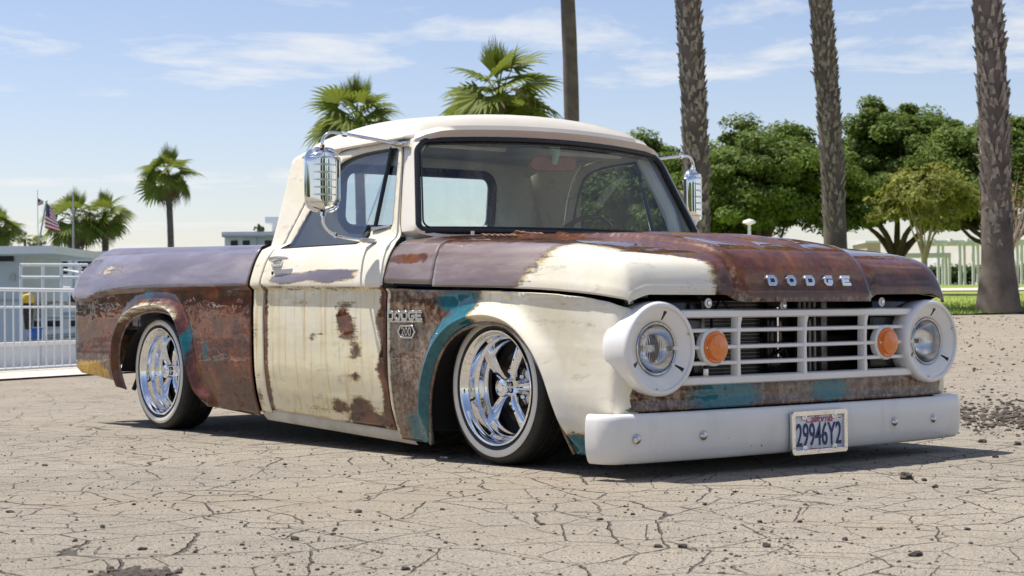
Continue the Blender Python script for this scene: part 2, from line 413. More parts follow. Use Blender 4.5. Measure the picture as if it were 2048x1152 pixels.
def make_glass(name, tint, refl=1.0, dirt_glare=.0):
    b = NB(name)
    tr = b.n('ShaderNodeBsdfTransparent'); b.set(tr.inputs[0], tint)
    gl = b.n('ShaderNodeBsdfGlossy'); gl.inputs['Roughness'].default_value = .0; b.set(gl.inputs[0], (1, 1, 1))
    lw = b.n('ShaderNodeLayerWeight'); lw.inputs['Blend'].default_value = .5
    f = b.math('MULTIPLY', b.math('MULTIPLY_ADD', b.math('POWER', lw.outputs['Facing'], 5.0), .95, .045), 1.7 * refl, clamp=True)
    mx = b.n('ShaderNodeMixShader'); b.t.links.new(f, mx.inputs[0]); b.t.links.new(tr.outputs[0], mx.inputs[1]); b.t.links.new(gl.outputs[0], mx.inputs[2])
    last = mx.outputs[0]
    if dirt_glare:  # pale film in place of the windshield's reflection streaks, strongest on passenger side
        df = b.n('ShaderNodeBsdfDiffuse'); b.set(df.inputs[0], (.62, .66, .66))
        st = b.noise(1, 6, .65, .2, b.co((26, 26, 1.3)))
        dm = b.math('MULTIPLY', b.math('MULTIPLY', b.ramp(st, (.46, 0.0), (.75, 1.0)), b.ramp(b.noise(1.7, 3, .5), (.45, .12), (.62, 1.0))), b.math('MULTIPLY', b.ramp(b.math('MULTIPLY_ADD', b.sepy(), -.5, .5), (.45, .18), (.72, 1.0)), dirt_glare))
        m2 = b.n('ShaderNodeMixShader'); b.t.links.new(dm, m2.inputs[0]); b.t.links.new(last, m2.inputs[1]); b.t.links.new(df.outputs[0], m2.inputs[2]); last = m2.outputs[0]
    b.t.links.new(last, b.out.inputs[0]); return b.m
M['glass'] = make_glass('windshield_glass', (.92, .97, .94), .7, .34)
M['side_glass'] = make_glass('side_window_glass', (.74, .81, .86), 1.25, .03)
M['back_glass'] = make_glass('rear_window_glass', (.84, .92, .92), .7, .13)
def make_lens():
    b = NB('headlight_glass')
    w1 = b.n('ShaderNodeTexWave', wave_type='BANDS', bands_direction='Y'); w1.inputs['Scale'].default_value = 34; b.t.links.new(b.co(), w1.inputs['Vector'])
    w2 = b.n('ShaderNodeTexWave', wave_type='BANDS', bands_direction='Z'); w2.inputs['Scale'].default_value = 12; b.t.links.new(b.co(), w2.inputs['Vector'])
    nr = b.bump(b.math('ADD', w1.outputs['Fac'], b.math('MULTIPLY', w2.outputs['Fac'], .5)), .5, .004)
    tr = b.n('ShaderNodeBsdfTransparent'); b.set(tr.inputs[0], (.93, .95, .95))
    gl = b.n('ShaderNodeBsdfGlossy'); gl.inputs['Roughness'].default_value = .05; b.t.links.new(nr, gl.inputs['Normal'])
    df = b.n('ShaderNodeBsdfRefraction'); df.inputs['IOR'].default_value = 1.12; df.inputs['Roughness'].default_value = .08; b.t.links.new(nr, df.inputs['Normal'])
    m1 = b.n('ShaderNodeMixShader'); m1.inputs[0].default_value = .65; b.t.links.new(tr.outputs[0], m1.inputs[1]); b.t.links.new(df.outputs[0], m1.inputs[2])
    lw = b.n('ShaderNodeLayerWeight'); f = b.math('MULTIPLY_ADD', b.math('POWER', lw.outputs['Facing'], 4.0), .8, .12, clamp=True)
    m2 = b.n('ShaderNodeMixShader'); b.t.links.new(f, m2.inputs[0]); b.t.links.new(m1.outputs[0], m2.inputs[1]); b.t.links.new(gl.outputs[0], m2.inputs[2])
    b.t.links.new(m2.outputs[0], b.out.inputs[0]); return b.m
M['lens'] = make_lens()
M['reflector'] = plain('lamp_reflector', (.82, .83, .84), .16, 1.0, .05, 20)
# ------------------------------------------------------------------ pickup truck
TR = empty('pickup_truck')
tag(TR, 'lowered vintage pickup truck with rust, cream and turquoise patina paint and white grille', 'pickup truck')

zc = pch([(-3.92, .722), (-3.80, .708), (-3.70, .702), (-3.58, .724), (-3.40, .744), (-3.15, .753), (-2.9, .756), (-1.83, .749), (-.68, .727), (-.376, .717), (.288, .697), (.669, .668), (.86, .640)])
prof = pch([(-.70, .895), (-.62, .918), (-.5, .950), (-.36, .965), (-.16, .967), (-.05, .964), (-.022, .962), (-.010, .976), (-.002, .9845), (.006, .985), (.03, .981),
            (.06, .971), (.10, .957), (.14, .937), (.18, .908), (.2, .888)])
def side_y(x, z):
    x = np.asarray(x, float); z = np.asarray(z, float); dz = z - zc(x)
    y = prof(dz)
    g = .866 - (z - .93) * .285                                  # window frames lean in
    k = sst(.925, .945, z) * (dz > .1)
    y = y * (1 - k) + g * k
    # the flank tapers in towards the front
    y = y - .045 * sst(.25, .82, x) * (.35 + .65 * sst(.25, .66, z))
    return y
ROWS = [-.034, -.022, -.014, -.008, -.002, .004, .012, .024, .045]
def crease_rows(x0, x1, h=.02, rows=ROWS):
    return [(x, float(zc(x)) + d) for x in np.arange(x0, x1, h) for d in rows]
def arch_rings(arch, ds, sgn=1):
    o = []
    A = np.asarray(arch)
    for d in ds:
        for i in range(1, len(A) - 1):
            t = A[i + 1] - A[i - 1]; t = t / (np.linalg.norm(t) + 1e-9); o.append(tuple(A[i] + sgn * d * np.array((-t[1], t[0]))))
    return o
def S(s):      # side map factory: s=-1 passenger side, +1 driver side
    def f(arch=None, flare=0.0, wid=.05, corner=None):
        def F(u, v):
            x = np.array(u, float); z = np.array(v, float); y = side_y(x, z)
            if arch is not None:
                d = dist_poly(arch, np.stack([u, v], 1), closed=False)
                y = y + flare * sst(.06, .22, z) * np.exp(-(np.maximum(d - .032, 0) / wid) ** 2) * (.15 + .85 * sst(0, .034, d))
            if corner is not None:
                xc, r = corner; k = x > xc; q = np.clip((x - xc) / r, 0, math.pi / 2); over = np.maximum(x - xc - r * math.pi / 2, 0)
                xo = np.where(k, xc + r * np.sin(q), x); y = np.where(k, y - r * (1 - np.cos(q)) - over, y); x = xo
            return x, s * y, z
        return F
    return f
def blob(a, b, ca, cb, ra, rb):      # 1 at the centre, .5 on the ellipse, 0 far away
    return np.clip(1 - .5 * np.sqrt(((a - ca) / ra) ** 2 + ((b - cb) / rb) ** 2), 0, 1)
def band(d, w0, soft=.03):            # 1 inside |d| < w0
    return np.clip(.5 + (w0 - np.abs(d)) / soft * .5, 0, 1)

# --- bed
ztop = lambda x: .925 - (x + 1.83) * .0255
arch_r = smooth_curve([(-3.245, .205), (-3.275, .33), (-3.25, .47), (-3.14, .575), (-2.98, .618), (-2.80, .628), (-2.64, .603), (-2.545, .52), (-2.49, .40), (-2.45, .28), (-2.405, .195), (-2.33, .150)], 12)
arch_r = [tuple(p) for p in arch_r]
def bed_paint(s):
    def f(x, y, z):
        dz = z - zc(x); up = dz > .0
        sky_lav = np.where(up, .95, .0)  # up-facing flank takes the painted sky reflection
        q = np.stack([x, z], 1); d = dist_poly(arch_r, q, False)
        teal = np.where(~up, np.maximum.reduce([blob(x, z, -2.92, .72, .05, .03), .95 * band(x + 2.47 - .1 * (z - .4), .035, .07) * band(z - .40, .2, .1), .8 * band(x + 3.835, .018, .03),
                         .6 * blob(x, z, -2.30, .43, .05, .1)]), 0)
        cream = np.where(~up, np.maximum.reduce([1.25 * blob(x, z, -3.68, .29, .19, .055), .45 * blob(x, z, -3.42, .62, .1, .09), .42 * blob(x, z, -2.35, .6, .12, .1)]), .0)
        cream = np.maximum(cream, .75 * band(d - .03, .035, .05) * sst(.5, .6, z) * (x < -2.5))  # sky highlight on the rear arch lip, painted in as cream
        cream = np.maximum(cream, .62 * blob(x, z, -3.5, .86, .35, .05) * up)
        worn = np.where((x < -3.42) & (z < .40), 1.0, .40 * blob(x, z, -2.30, .40, .1, .2)) * ~up
        return cream, teal, sky_lav, worn
    return f
for s in (-1, 1):
    top = [(x, float(ztop(x))) for x in np.linspace(-1.834, -3.62, 30)] + [(-3.72, float(ztop(-3.72)) - .012), (-3.79, float(ztop(-3.79)) - .045), (-3.835, float(ztop(-3.8)) - .11)]
    ol = top + [(-3.855, .80), (-3.86, .70), (-3.858, .36), (-3.845, .315), (-3.79, .285), (-3.6, .272), (-3.34, .245)] + arch_r + [(-2.2, .140), (-1.834, .118)]
    rings = arch_rings(arch_r, (.005, .010, .016, .022, .028, .034, .040, .048, .058, .07, .085, .1), 1)
    b = panel('bed_side', ol, [], S(s)(arch_r, .044, .030), M['paint'], TR, .02, crease_rows(-3.84, -1.84) + rings, bed_paint(s), flip=(s > 0))
    # rounded top rail and inner wall
    xs = np.linspace(-3.835, -1.838, 60); P = []
    for x in xs:
        zt = float(np.interp(x, [-3.835, -3.79, -3.72, -3.62, -1.8], [float(ztop(-3.8)) - .11, float(ztop(-3.79)) - .045, float(ztop(-3.72)) - .012, float(ztop(-3.62)), float(ztop(-1.8))]))
        y0 = float(side_y(x, zt)); row = []
        for dy, dzz in ((0, 0), (-.008, .010), (-.022, .018), (-.04, .021), (-.075, .021), (-.085, .015), (-.088, 0), (-.088, -.10), (-.088, -.42)):
            row.append((x, s * (y0 + dy), zt + dzz))
        P.append(row)
    rl = MB().grid(P); o = rl.build('bed_rail', M['paint'], TR, angle=60)
    set_paint(o.data, np.array([v.co for v in o.data.vertices]), lambda x, y, z: (x * 0, x * 0, x * 0 + .95, x * 0))  # rail coloured with the same painted sky reflection
    # thin rolled edge of the wheel opening
    MB().tube([(x, s * (float(side_y(x, z)) + .006), z) for x, z in arch_r], .006, 8).build('wheel_arch_lip', M['paint'], TR)
tg = MB().box(-3.865, -3.84, -.84, .84, .32, .90).build('tailgate', M['paint'], TR, bevel=.01)
for s in (-1, 1):
    MB().box(-3.885, -3.85, s * .865 - .05, s * .865 + .05, .40, .62).build('tail_light', M['gasket'], TR, bevel=.012)
MB().box(-3.83, -1.86, -.83, .83, .50, .53).build('bed_floor', M['void'], TR)
MB().box(-1.87, -1.845, -.86, .86, .2, .92).build('bed_front_panel', M['void'], TR)

# --- doors with window openings
win = smooth_curve([(-1.635, .918), (-1.50, 1.13), (-1.40, 1.265), (-1.32, 1.318), (-1.18, 1.343), (-1.0, 1.350), (-.90, 1.348)], 6)
win = [tuple(p) for p in win] + [(-.878, 1.335), (-.845, 1.20), (-.79, .995), (-.80, .985), (-.93, .982), (-.955, .972), (-.975, .93), (-.995, .918)]
door_ol = [(-1.706, .155), (-1.708, .72), (-1.700, .85), (-1.690, .93), (-1.655, 1.0), (-1.55, 1.185), (-1.46, 1.30), (-1.37, 1.362), (-1.2, 1.385), (-.94, 1.388), (-.865, 1.378), (-.74, 1.0), (-.71, .955), (-.683, .90), (-.674, .74), (-.672, .40), (-.668, .108), (-1.0, .122), (-1.4, .142)]
def door_paint(x, y, z):
    dz = z - zc(x); up = dz > -.004
    n = x * 0
    cream = np.where(up, .93, .92)
    # rust eating in from the shut lines
    eL = x + 1.706; eR = -.674 - x
    low = ~up
    cream = np.where(low, np.minimum(cream, .12 + eL * 13), cream)
    cream = np.where(low, np.minimum(cream, .05 + eR * (10 + 3 * np.sin(z * 30))), cream)
    cream = np.where(low, np.minimum(cream, .60 + (z - .125) * 6), cream)
    cream = np.where(low, np.minimum(cream, .50 - dz * 9), cream)
    for cx, cz, rx, rz, k in ((-.985, .545, .085, .065, 1.35), (-1.02, .60, .05, .02, 1.1), (-.90, .46, .05, .03, 1.0), (-1.28, .50, .045, .02, 1.1), (-1.20, .52, .06, .012, .9), (-.90, .19, .10, .055, 1.5), (-.86, .14, .09, .03, 1.3), (-1.09, .205, .06, .03, 1.25), (-.92, .33, .055, .03, 1.0), (-.94, .42, .06, .02, .9),
                              (-1.0, .655, .12, .02, 1.0), (-1.35, .665, .16, .014, .85), (-1.25, .18, .18, .012, .8)):
        cream = cream - .66 * k * np.clip(blob(x, z, cx, cz, rx, rz) - .18, 0, 1) * low
    cream = np.where(up & (z < .80), cream - .9 * np.maximum.reduce([blob(x, z, -1.45, .775, .16, .02), blob(x, z, -1.12, .785, .18, .03)]), cream)
    sky_lav = np.where(up, .9, 0)  # sky-reflection colour under the cream of the upper door
    return cream, n, sky_lav, np.where(low, .28, 0)
for s in (-1, 1):
    d = panel('door', door_ol, [win], S(s)(), M['paint'], TR, .02, crease_rows(-1.70, -.68), door_paint, flip=(s > 0))
    fy = lambda x, z, o=0: s * (float(side_y(x, z)) + o)
    # glass panes a little behind the frame
    split0, split1 = (-.935, .975), (-.950, 1.352)
    def pane(name, poly, par):
        P = resample(poly, .05); vs = [(x, fy(x, z, -.016), z) for x, z in P]
        bm = bmesh.new(); bm.faces.new([bm.verts.new(v) for v in vs]); me = bpy.data.meshes.new(name); bm.to_mesh(me); bm.free()
        return obj(name, me, M['side_glass'], par)
    pane('window_glass', [(-1.65, .905)] + win[3:-9] + [(-.95, 1.352), split0, (-.94, .905)], d)
    pane('vent_glass', [(-.935, .972), (-.950, 1.352), (-.87, 1.345), (-.78, .98)], d)
    MB().tube([(split0[0], fy(*split0, -.006), split0[1]), (split1[0], fy(*split1, -.006), split1[1])], .010, 8).build('vent_divider', M['gasket'], d)
    MB().tube([(x, fy(x, z, -.008), z) for x, z in win], .008, 6, closed=True).build('window_seal', M['gasket'], d)
    MB().tube([(-.94, fy(-.94, .984, .000), .984), (-.90, fy(-.90, .985, .004), .986), (-.80, fy(-.80, .99, .0), .992)], [.012, .008, .006], 8).build('vent_seal', M['dull_chrome'], d)
    # handle: escutcheon, button and lever
    hx, hz_ = -1.575, .862
    hd = MB(); hd.tube([(hx - .05, fy(hx, hz_, .012), hz_), (hx - .035, fy(hx, hz_, .032), hz_ + .006), (hx + .02, fy(hx, hz_, .036), hz_ + .010), (hx + .10, fy(hx, hz_, .032), hz_ + .008), (hx + .115, fy(hx, hz_, .028), hz_ + .005)], [.011, .013, .010, .007, .004], 8)
    ho = hd.build('handle', M['dull_chrome'], d)
    MB().box(hx - .06, hx + .025, min(fy(hx, hz_, -.012), fy(hx, hz_, .022)), max(fy(hx, hz_, -.012), fy(hx, hz_, .022)), hz_ - .032, hz_ + .004).build('handle_plate', M['chrome'], d, bevel=.008)
    MB().box(hx - .045, hx - .030, min(fy(hx, .80, -.004), fy(hx, .80, .004)), max(fy(hx, .80, -.004), fy(hx, .80, .004)), .795, .812).build('key_lock', M['gasket'], d, bevel=.003)
    # inner door skin
    MB().grid([[(x, s * (float(side_y(x, z)) - .06), z) for z in (.2, .5, .8, .90)] for x in np.linspace(-1.68, -.70, 8)]).build('inner_skin', M['interior'], d)

# --- cab: quarter panels, sill, pillars, back wall, roof
def cab_paint(x, y, z):
    n = x * 0; low = (z - zc(x)) < 0
    c = np.where(low, .70 + .1 * np.sin(z * 21) + .2 * (x > -1.76), .95)
    return c, n, np.where(low, 0, .3), n + .28 * low
XB = -1.835
for s in (-1, 1):
    ol = [(-1.714, .140), (-1.716, .72), (-1.708, .85), (-1.698, .935), (-1.662, 1.004), (-1.557, 1.19), (-1.467, 1.305), (-1.375, 1.369), (-1.2, 1.392), (-1.2, 1.40), (-1.50, 1.401), (-1.64, 1.398), (-1.72, 1.388), (-1.78, 1.372), (-1.82, 1.352), (-1.86, 1.322), (-1.92, 1.27), (-1.92, .94), (-1.92, .13)]
    panel('cab_quarter', ol, [], S(s)(corner=None) if False else (lambda u, v, s=s: (lambda x, y, z: (np.where(u < -1.80, -1.80 - .03 * np.sin(np.clip((-1.80 - u) / .03, 0, math.pi / 2)), u), s * (side_y(np.maximum(u, -1.8), v) - .03 * (1 - np.cos(np.clip((-1.80 - u) / .03, 0, math.pi / 2))) - np.maximum(-1.80 - u - .03 * math.pi / 2, 0)), v))(0, 0, 0)),
          M['paint'], TR, .02, [(x, float(zc(x)) + d) for x in np.arange(-1.91, -1.72, .02) for d in ROWS], cab_paint, flip=(s > 0))
    # sill under the door
    P = []
    for x in np.linspace(-1.80, -.55, 30):
        zb = .150 - (x + 1.706) * .042
        y0 = float(side_y(x, zb)); P.append([(x, s * (y0 - .012), zb + .03), (x, s * (y0 - .006), zb - .006), (x, s * (y0 - .010), zb - .03), (x, s * (y0 - .03), zb - .052), (x, s * (y0 - .10), zb - .056), (x, s * (y0 - .25), zb - .03)])
    MB().grid(P).build('sill', M['sill'], TR)
# back wall with rear window
rw = rrect(-.47, .47, 1.03, 1.335, .075)
def backF(u, v):
    return XB + .035 * sst(.95, 1.42, v), u, v
bol = [(-.86, .15), (.86, .15), (.86, .9), (.80, 1.1), (.735, 1.33), (.66, 1.41), (-.66, 1.41), (-.735, 1.33), (-.80, 1.1), (-.86, .9)]
panel('cab_back', bol, [rw], backF, M['cream'], TR, .04)
o = panel('cab_back_lining', [(u * .985, v) for u, v in bol], [rw], lambda u, v: (backF(u, v)[0] + .03, u, v), M['interior'], TR, .05)
gl = MB(); rwv = [(float(backF(0, v)[0]) + .012, u, v) for u, v in rw]
gl.add(rwv, [tuple(range(len(rwv)))]); rwo = gl.build('rear_window', M['back_glass'], TR, smooth=False)
MB().tube([(float(backF(0, v)[0]) + .02, u, v) for u, v in rw], .026, 8, closed=True).build('rear_window_seal', M['gasket'], rwo)

# windshield: a curved pane between two arched edges
def ws(b, t):          # b in [-1, 1] across, t in [0, 1] up
    yb, yt = .835, .722
    hw_ = yb + (yt - yb) * t
    y = b * hw_
    x = (-.615 + (-.785 + .615) * t) + .075 * (1 - b * b) - .0 
    z = (.962 + (1.368 - .962) * t) + .028 * (1 - b * b) * t + .006 * (1 - b * b) * (1 - t)
    # rounded corners
    return (x, y, z)
def ws_edge(m=10, ins=0.0):
    o = []; rr = .10
    cs = [(1, 1), (-1, 1), (-1, 0), (1, 0)]
    e = 1 - ins * 1.2; t0 = ins * 2.4; t1 = 1 - ins * 2.4
    for b in np.linspace(e - .07, -(e - .07), 40): o.append(ws(b, t1))
    for k in range(1, 7): q = R(90 * k / 7); o.append(ws(-(e - .07) - .07 * math.sin(q), t1 - .14 * (1 - math.cos(q))))
    for t in np.linspace(t1 - .14, t0 + .09, 14): o.append(ws(-e, t))
    for k in range(1, 7): q = R(90 * k / 7); o.append(ws(-e + .045 * (1 - math.cos(q)), t0 + .09 - .09 * math.sin(q)))
    for b in np.linspace(-(e - .045), e - .045, 40): o.append(ws(b, t0))
    for k in range(1, 7): q = R(90 * k / 7); o.append(ws(e - .045 + .045 * math.sin(q), t0 + .09 * (1 - math.cos(q))))
    for t in np.linspace(t0 + .09, t1 - .14, 14): o.append(ws(e, t))
    for k in range(1, 7): q = R(90 * k / 7); o.append(ws(e - .07 * (1 - math.cos(q)), t1 - .14 + .14 * math.sin(q)))
    return o
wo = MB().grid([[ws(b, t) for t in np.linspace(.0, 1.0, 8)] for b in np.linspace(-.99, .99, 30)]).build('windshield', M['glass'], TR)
MB().tube(ws_edge(), .017, 10, closed=True).build('windshield_gasket', M['gasket'], wo)
MB().tube([Vector(p) + Vector((.012, 0, 0)) for p in ws_edge(ins=.017)], .004, 6, closed=True).build('gasket_bead', M['gasket'], wo)
# surround: sheet from the gasket out to door frames, header and cowl
E0 = ws_edge()
def outer(p):
    x, y, z = p
    t = (z - .962) / .43; 
    yo = .866 - (z - .93) * .285 - .006
    return x, y, z
P = []
for p in E0:
    x, y, z = p; t = np.clip((z - .962) / (1.39 - .962), 0, 1)
    side = sst(.80, .97, abs(y) / (.835 + (.722 - .835) * t)); sg = 1 if y > 0 else -1
    topw = sst(.80, .97, t) * (1 - side); botw = sst(.9, .99, 1 - t) * (1 - side)
    p0 = Vector(p); yo = .868 - (z - .93) * .285 - .004
    p1 = Vector((x + .012, y + sg * .022 * side, z + .02 * topw - .02 * botw))
    # pillar outer line meets the door's front edge
    xd = float(np.interp(z, [.955, 1.0, 1.378], [-.704, -.734, -.858]))
    p2 = p1.copy(); p2.y = p1.y * (1 - side) + sg * (yo) * side; p2.x = p1.x + (-.022) * side
    p2.z += .025 * topw - .02 * botw; p2.x += .01 * topw + .01 * botw
    p3 = p2.copy(); p3.x = p2.x * (1 - side) + (xd + .002) * side; p3.y = p2.y * (1 - side) + sg * (yo - .002) * side
    p4 = p3.copy(); p4.x -= .01 + .05 * side; p4.y -= sg * .025 * side; p4.z += .02 * topw - .03 * botw
    P.append([Vector((x - .02, y, z)), p0, p1, p2, p3, p4])
MB().grid(P, cu=True).build('windshield_frame', M['cream'], TR, angle=50)
for s in (-1, 1):   # inner pillar
    MB().tube([(-.70, s * .80, .90), (-.745, s * .775, 1.1), (-.86, s * .70, 1.36)], .035, 8).build('pillar_lining', M['interior'], TR)
# roof skin
def roofp(a, b):       # a 0 rear..1 front, b -1..1
    xf = -.728 - .105 * abs(b) ** 2.2; xr = -1.825 + .02 * b * b
    hw_ = .752 * (1 - .05 * max(0, 1 - a / .12) ** 2)
    x = xr + (xf - xr) * a; 
    ar = min(1, a / .16); af = min(1, (1 - a) / .10); be = 1 - abs(b)
    ed = min(1, be / .21)
    rise = (1 - (1 - ar) ** 2.4) * (1 - (1 - af) ** 2.0) * (1 - (1 - ed) ** 2.6)
    zb = 1.392 + .034 * (1 - b * b) * a - .012 * (1 - a) - .05 * max(0, 1 - a / .16) ** 2
    z = zb + (.064 + .030 * (1 - b * b) + .028 * math.sin(math.pi * min(1, (1 - a) * 1.15))) * rise
    y = b * (hw_ - .02 * (1 - a))
    return (x, y, z)
as_ = [0, .005, .012, .022, .035, .055, .08, .11, .15, .2, .3, .4, .5, .6, .7, .78, .84, .885, .92, .945, .963, .977, .988, .995, 1]
bs_ = [-1, -.995, -.985, -.97, -.95, -.925, -.89, -.85, -.8, -.72, -.62, -.5, -.35, -.18, 0]; bs_ = bs_ + [-q for q in bs_[-2::-1]]
ro = MB().grid([[roofp(a, b) for b in bs_] for a in as_]).build('roof', M['cream'], TR, angle=70); solid(ro, .012, 0)
# drip rail round the roof edge
rail = [roofp(a, -1) for a in np.linspace(.02, 1, 30)] + [roofp(1, b) for b in np.linspace(-.95, .95, 40)] + [roofp(a, 1) for a in np.linspace(1, .02, 30)]
MB().tube([(x + .002, y * 1.006, z - .004) for x, y, z in rail], .0085, 8).build('drip_rail', M['cream'], ro)
MB().grid([[(x, y, 1.385 + .02 * (1 - (y / .72) ** 2)) for y in np.linspace(-.70, .70, 12)] for x in np.linspace(-1.79, -.80, 6)]).build('headliner', M['headliner'], TR)

# --- hood and cowl share one surface
def hw(x): return .981 - .050 * sst(.10, .86, x) - .045 * (np.maximum(np.asarray(x, float) - .70, 0) / .13) ** 2.5
XN = lambda y: .842 - .034 * (np.abs(y) / .92) ** 2.4
def bul(y): return 1 - sst(.350, .395, np.abs(y))
Ef = pch([(0, 0), (.002, .018), (.006, .036), (.010, .046), (.018, .070), (.032, .105), (.05, .140), (.075, .168), (.105, .186), (.15, .198), (.22, .205), (.4, .209), (1.2, .211)])
Ff = pch([(0, 0), (.001, .016), (.002, .030), (.006, .040), (.014, .062), (.026, .088), (.045, .115), (.075, .138), (.12, .156), (.18, .168), (.28, .178), (.5, .190), (1.6, .20)])
def hood(x, y):
    x = np.asarray(x, float); y = np.asarray(y, float)
    ds = np.maximum(hw(x) - np.abs(y), 0); df = np.maximum(XN(y) - x, 0)
    lipf = .643 + .026 * sst(.92, .80, np.abs(y)) - .028 * (1 - sst(.36, .44, np.abs(y)))
    lf = .662 + (lipf - .662) * np.exp(-(df / .06) ** 2)
    es = Ef(ds); ef = Ff(df)
    side = zc(x) + .004 + es
    front = lf + ef + .080 * np.minimum(df, 1.5)
    k = .020
    z = -k * np.log(np.exp(-side / k) + np.exp(-front / k) ) + k * .0
    m = sst(.0, .25, np.minimum(ds, df))
    z = z + .006 * (1 - (y / .97) ** 2) * sst(0, .4, ds) * sst(-.05, .5, df)
    z = z + .026 * bul(y) * sst(.01, .10, df) * (1 - .6 * sst(.5, 1.3, df))
    for y0 in (-.125, .125):
        z = z + .017 * np.exp(-((y - y0) / .020) ** 2) * sst(.10, .20, df)
    z = z + .012 * sst(-.42, -.56, x) * np.clip(1 - (np.abs(y) / .90) ** 5, 0, 1)      # the cowl rises to the glass
    z = z + .014 * np.exp(-((np.abs(y) - .375) / .022) ** 2) * sst(.05, .16, df)
    return z
XR = lambda y: -.545 + .235 * (np.abs(y) / .98) ** 2.2
def uv_hood(a, b):
    y0 = b * .94
    x = XR(y0) + (XN(y0) - XR(y0)) * a
    x = XR(b * hw(x)) + (XN(b * hw(x)) - XR(b * hw(x))) * a
    return x, b * hw(x)
aa = np.concatenate([np.linspace(0, .78, 46), .78 + .22 * (1 - (1 - np.linspace(0, 1, 44)[1:]) ** 2.2)])
q = 1 - (1 - np.linspace(0, 1, 80)) ** 1.6
bb = np.concatenate([-q[::-1], q[1:]])
A_, B_ = np.meshgrid(aa, bb, indexing='ij'); X_, Y_ = uv_hood(A_, B_); Z_ = hood(X_, Y_)
BUL = .032 * bul(Y_) * sst(.90, 1.0, A_); 
HP = [[(X_[i, j] + BUL[i, j], Y_[i, j], Z_[i, j]) for j in range(len(bb))] for i in range(len(aa))]
def hood_paint(x, y, z):
    ds = hw(x) - np.abs(y); df = XN(y) - x
    near = y < 0
    d = np.minimum(ds, df)
    # cream over the near front corner
    c1 = (x - (.21 + 1.1 * (z - .70))) * 3.2 + .5           # behind this line the cream stops
    c2 = (-.33 - .05 * (z - .66) - y) * 4 + .5 - .0
    c2 = (-.48 - y) * 5 + .55
    cr = np.minimum(np.minimum(c1, c2), .5 + (.17 - ds) * 4 + 1.2 * sst(.16, .04, df))
    cr = np.clip(np.where(near, cr, 0), 0, .95)
    sky_lav = np.where(ds < .5, .5 + (.105 - ds) * 9, 0) * (x < .6)  # painted sky reflection along the hood's side shoulder
    sky_lav = np.where(near, sky_lav, .0)
    worn = np.clip(.44 * np.exp(-((np.abs(y) - .375) / .03) ** 2) + .50 * np.exp(-((z - .652) / .018) ** 2) * (df < .02) * (np.abs(y) < .9), 0, 1)
    teal = .55 * blob(x, y, -.05, .1, .2, .12)
    return cr, teal * (df > .3), np.clip(sky_lav, 0, .95), worn
ho = MB().grid(HP); hv = np.array(ho.v); hood_me = mesh(ho.v, ho.f, True, 60); set_paint(hood_me, hv, hood_paint)
HOOD = obj('hood', hood_me, M['hood_paint'], TR); solid(HOOD, .012, -1)
# cowl between hood, doors and windshield
def xw(b):
    y = np.abs(b) * .98
    base = -.612 + .075 * (1 - (y / .835) ** 2)
    return np.where(y > .80, base + (-.668 - base) * sst(.80, .875, y), base)
bc = np.concatenate([-q[::2][::-1], q[::2][1:]]); CP = []
for a in np.linspace(0, 1, 16):
    row = []
    for b in bc:
        x0 = float(xw(b)); x1 = float(XR(b * .98)) - .007; x = x0 + (x1 - x0) * a; y = b * float(hw(x)); row.append((x, y, float(hood(x, y))))
    CP.append(row)
cw = MB().grid(CP); cme = mesh(cw.v, cw.f, True, 60)
set_paint(cme, np.array(cw.v), lambda x, y, z: (.40 * (np.abs(y) > .93) * (x < -.62) + 0 * x, 0 * x, np.where(np.abs(y) > .80, .92 - 1.1 * blob(x, z, -.52, .84, .12, .018), .1), np.where(np.abs(y) < .8, .3, 0)))  # cowl ends carry the painted sky reflection
COWL = obj('cowl', cme, M['hood_paint'], TR); solid(COWL, .008, -1)
for k in range(11):     # louvre ribs of the fresh-air inlet
    y = -.56 + k * .03
    for sg in (1, -1):
        x0 = -.535 + .05 * (1 - (y / .8) ** 2)
        pts = [(x, y * sg * 1.0, float(hood(x, y)) + .004) for x in (x0 - .02, x0 + .0, x0 + .03)]
        MB().tube(pts, [.004, .007, .004], 6).build('louvre_rib', M['paint'], COWL)
MB().tube([(-.50, -.63, float(hood(-.5, -.63)) + .004), (-.5, -.63, float(hood(-.5, -.63)) + .022)], .010, 10).build('washer_nozzle', M['dull_chrome'], COWL)
# drip gutter below hood side: dark inner fender edge
for s in (-1, 1):
    MB().grid([[(x, s * (float(hw(x)) - .012), float(zc(x)) + .002), (x, s * (float(hw(x)) - .06), float(zc(x)) - .012), (x, s * (float(hw(x)) - .10), float(zc(x)) - .06)] for x in np.linspace(-.66, .76, 30)]).build('inner_fender_ledge', M['gloss_black'], TR)

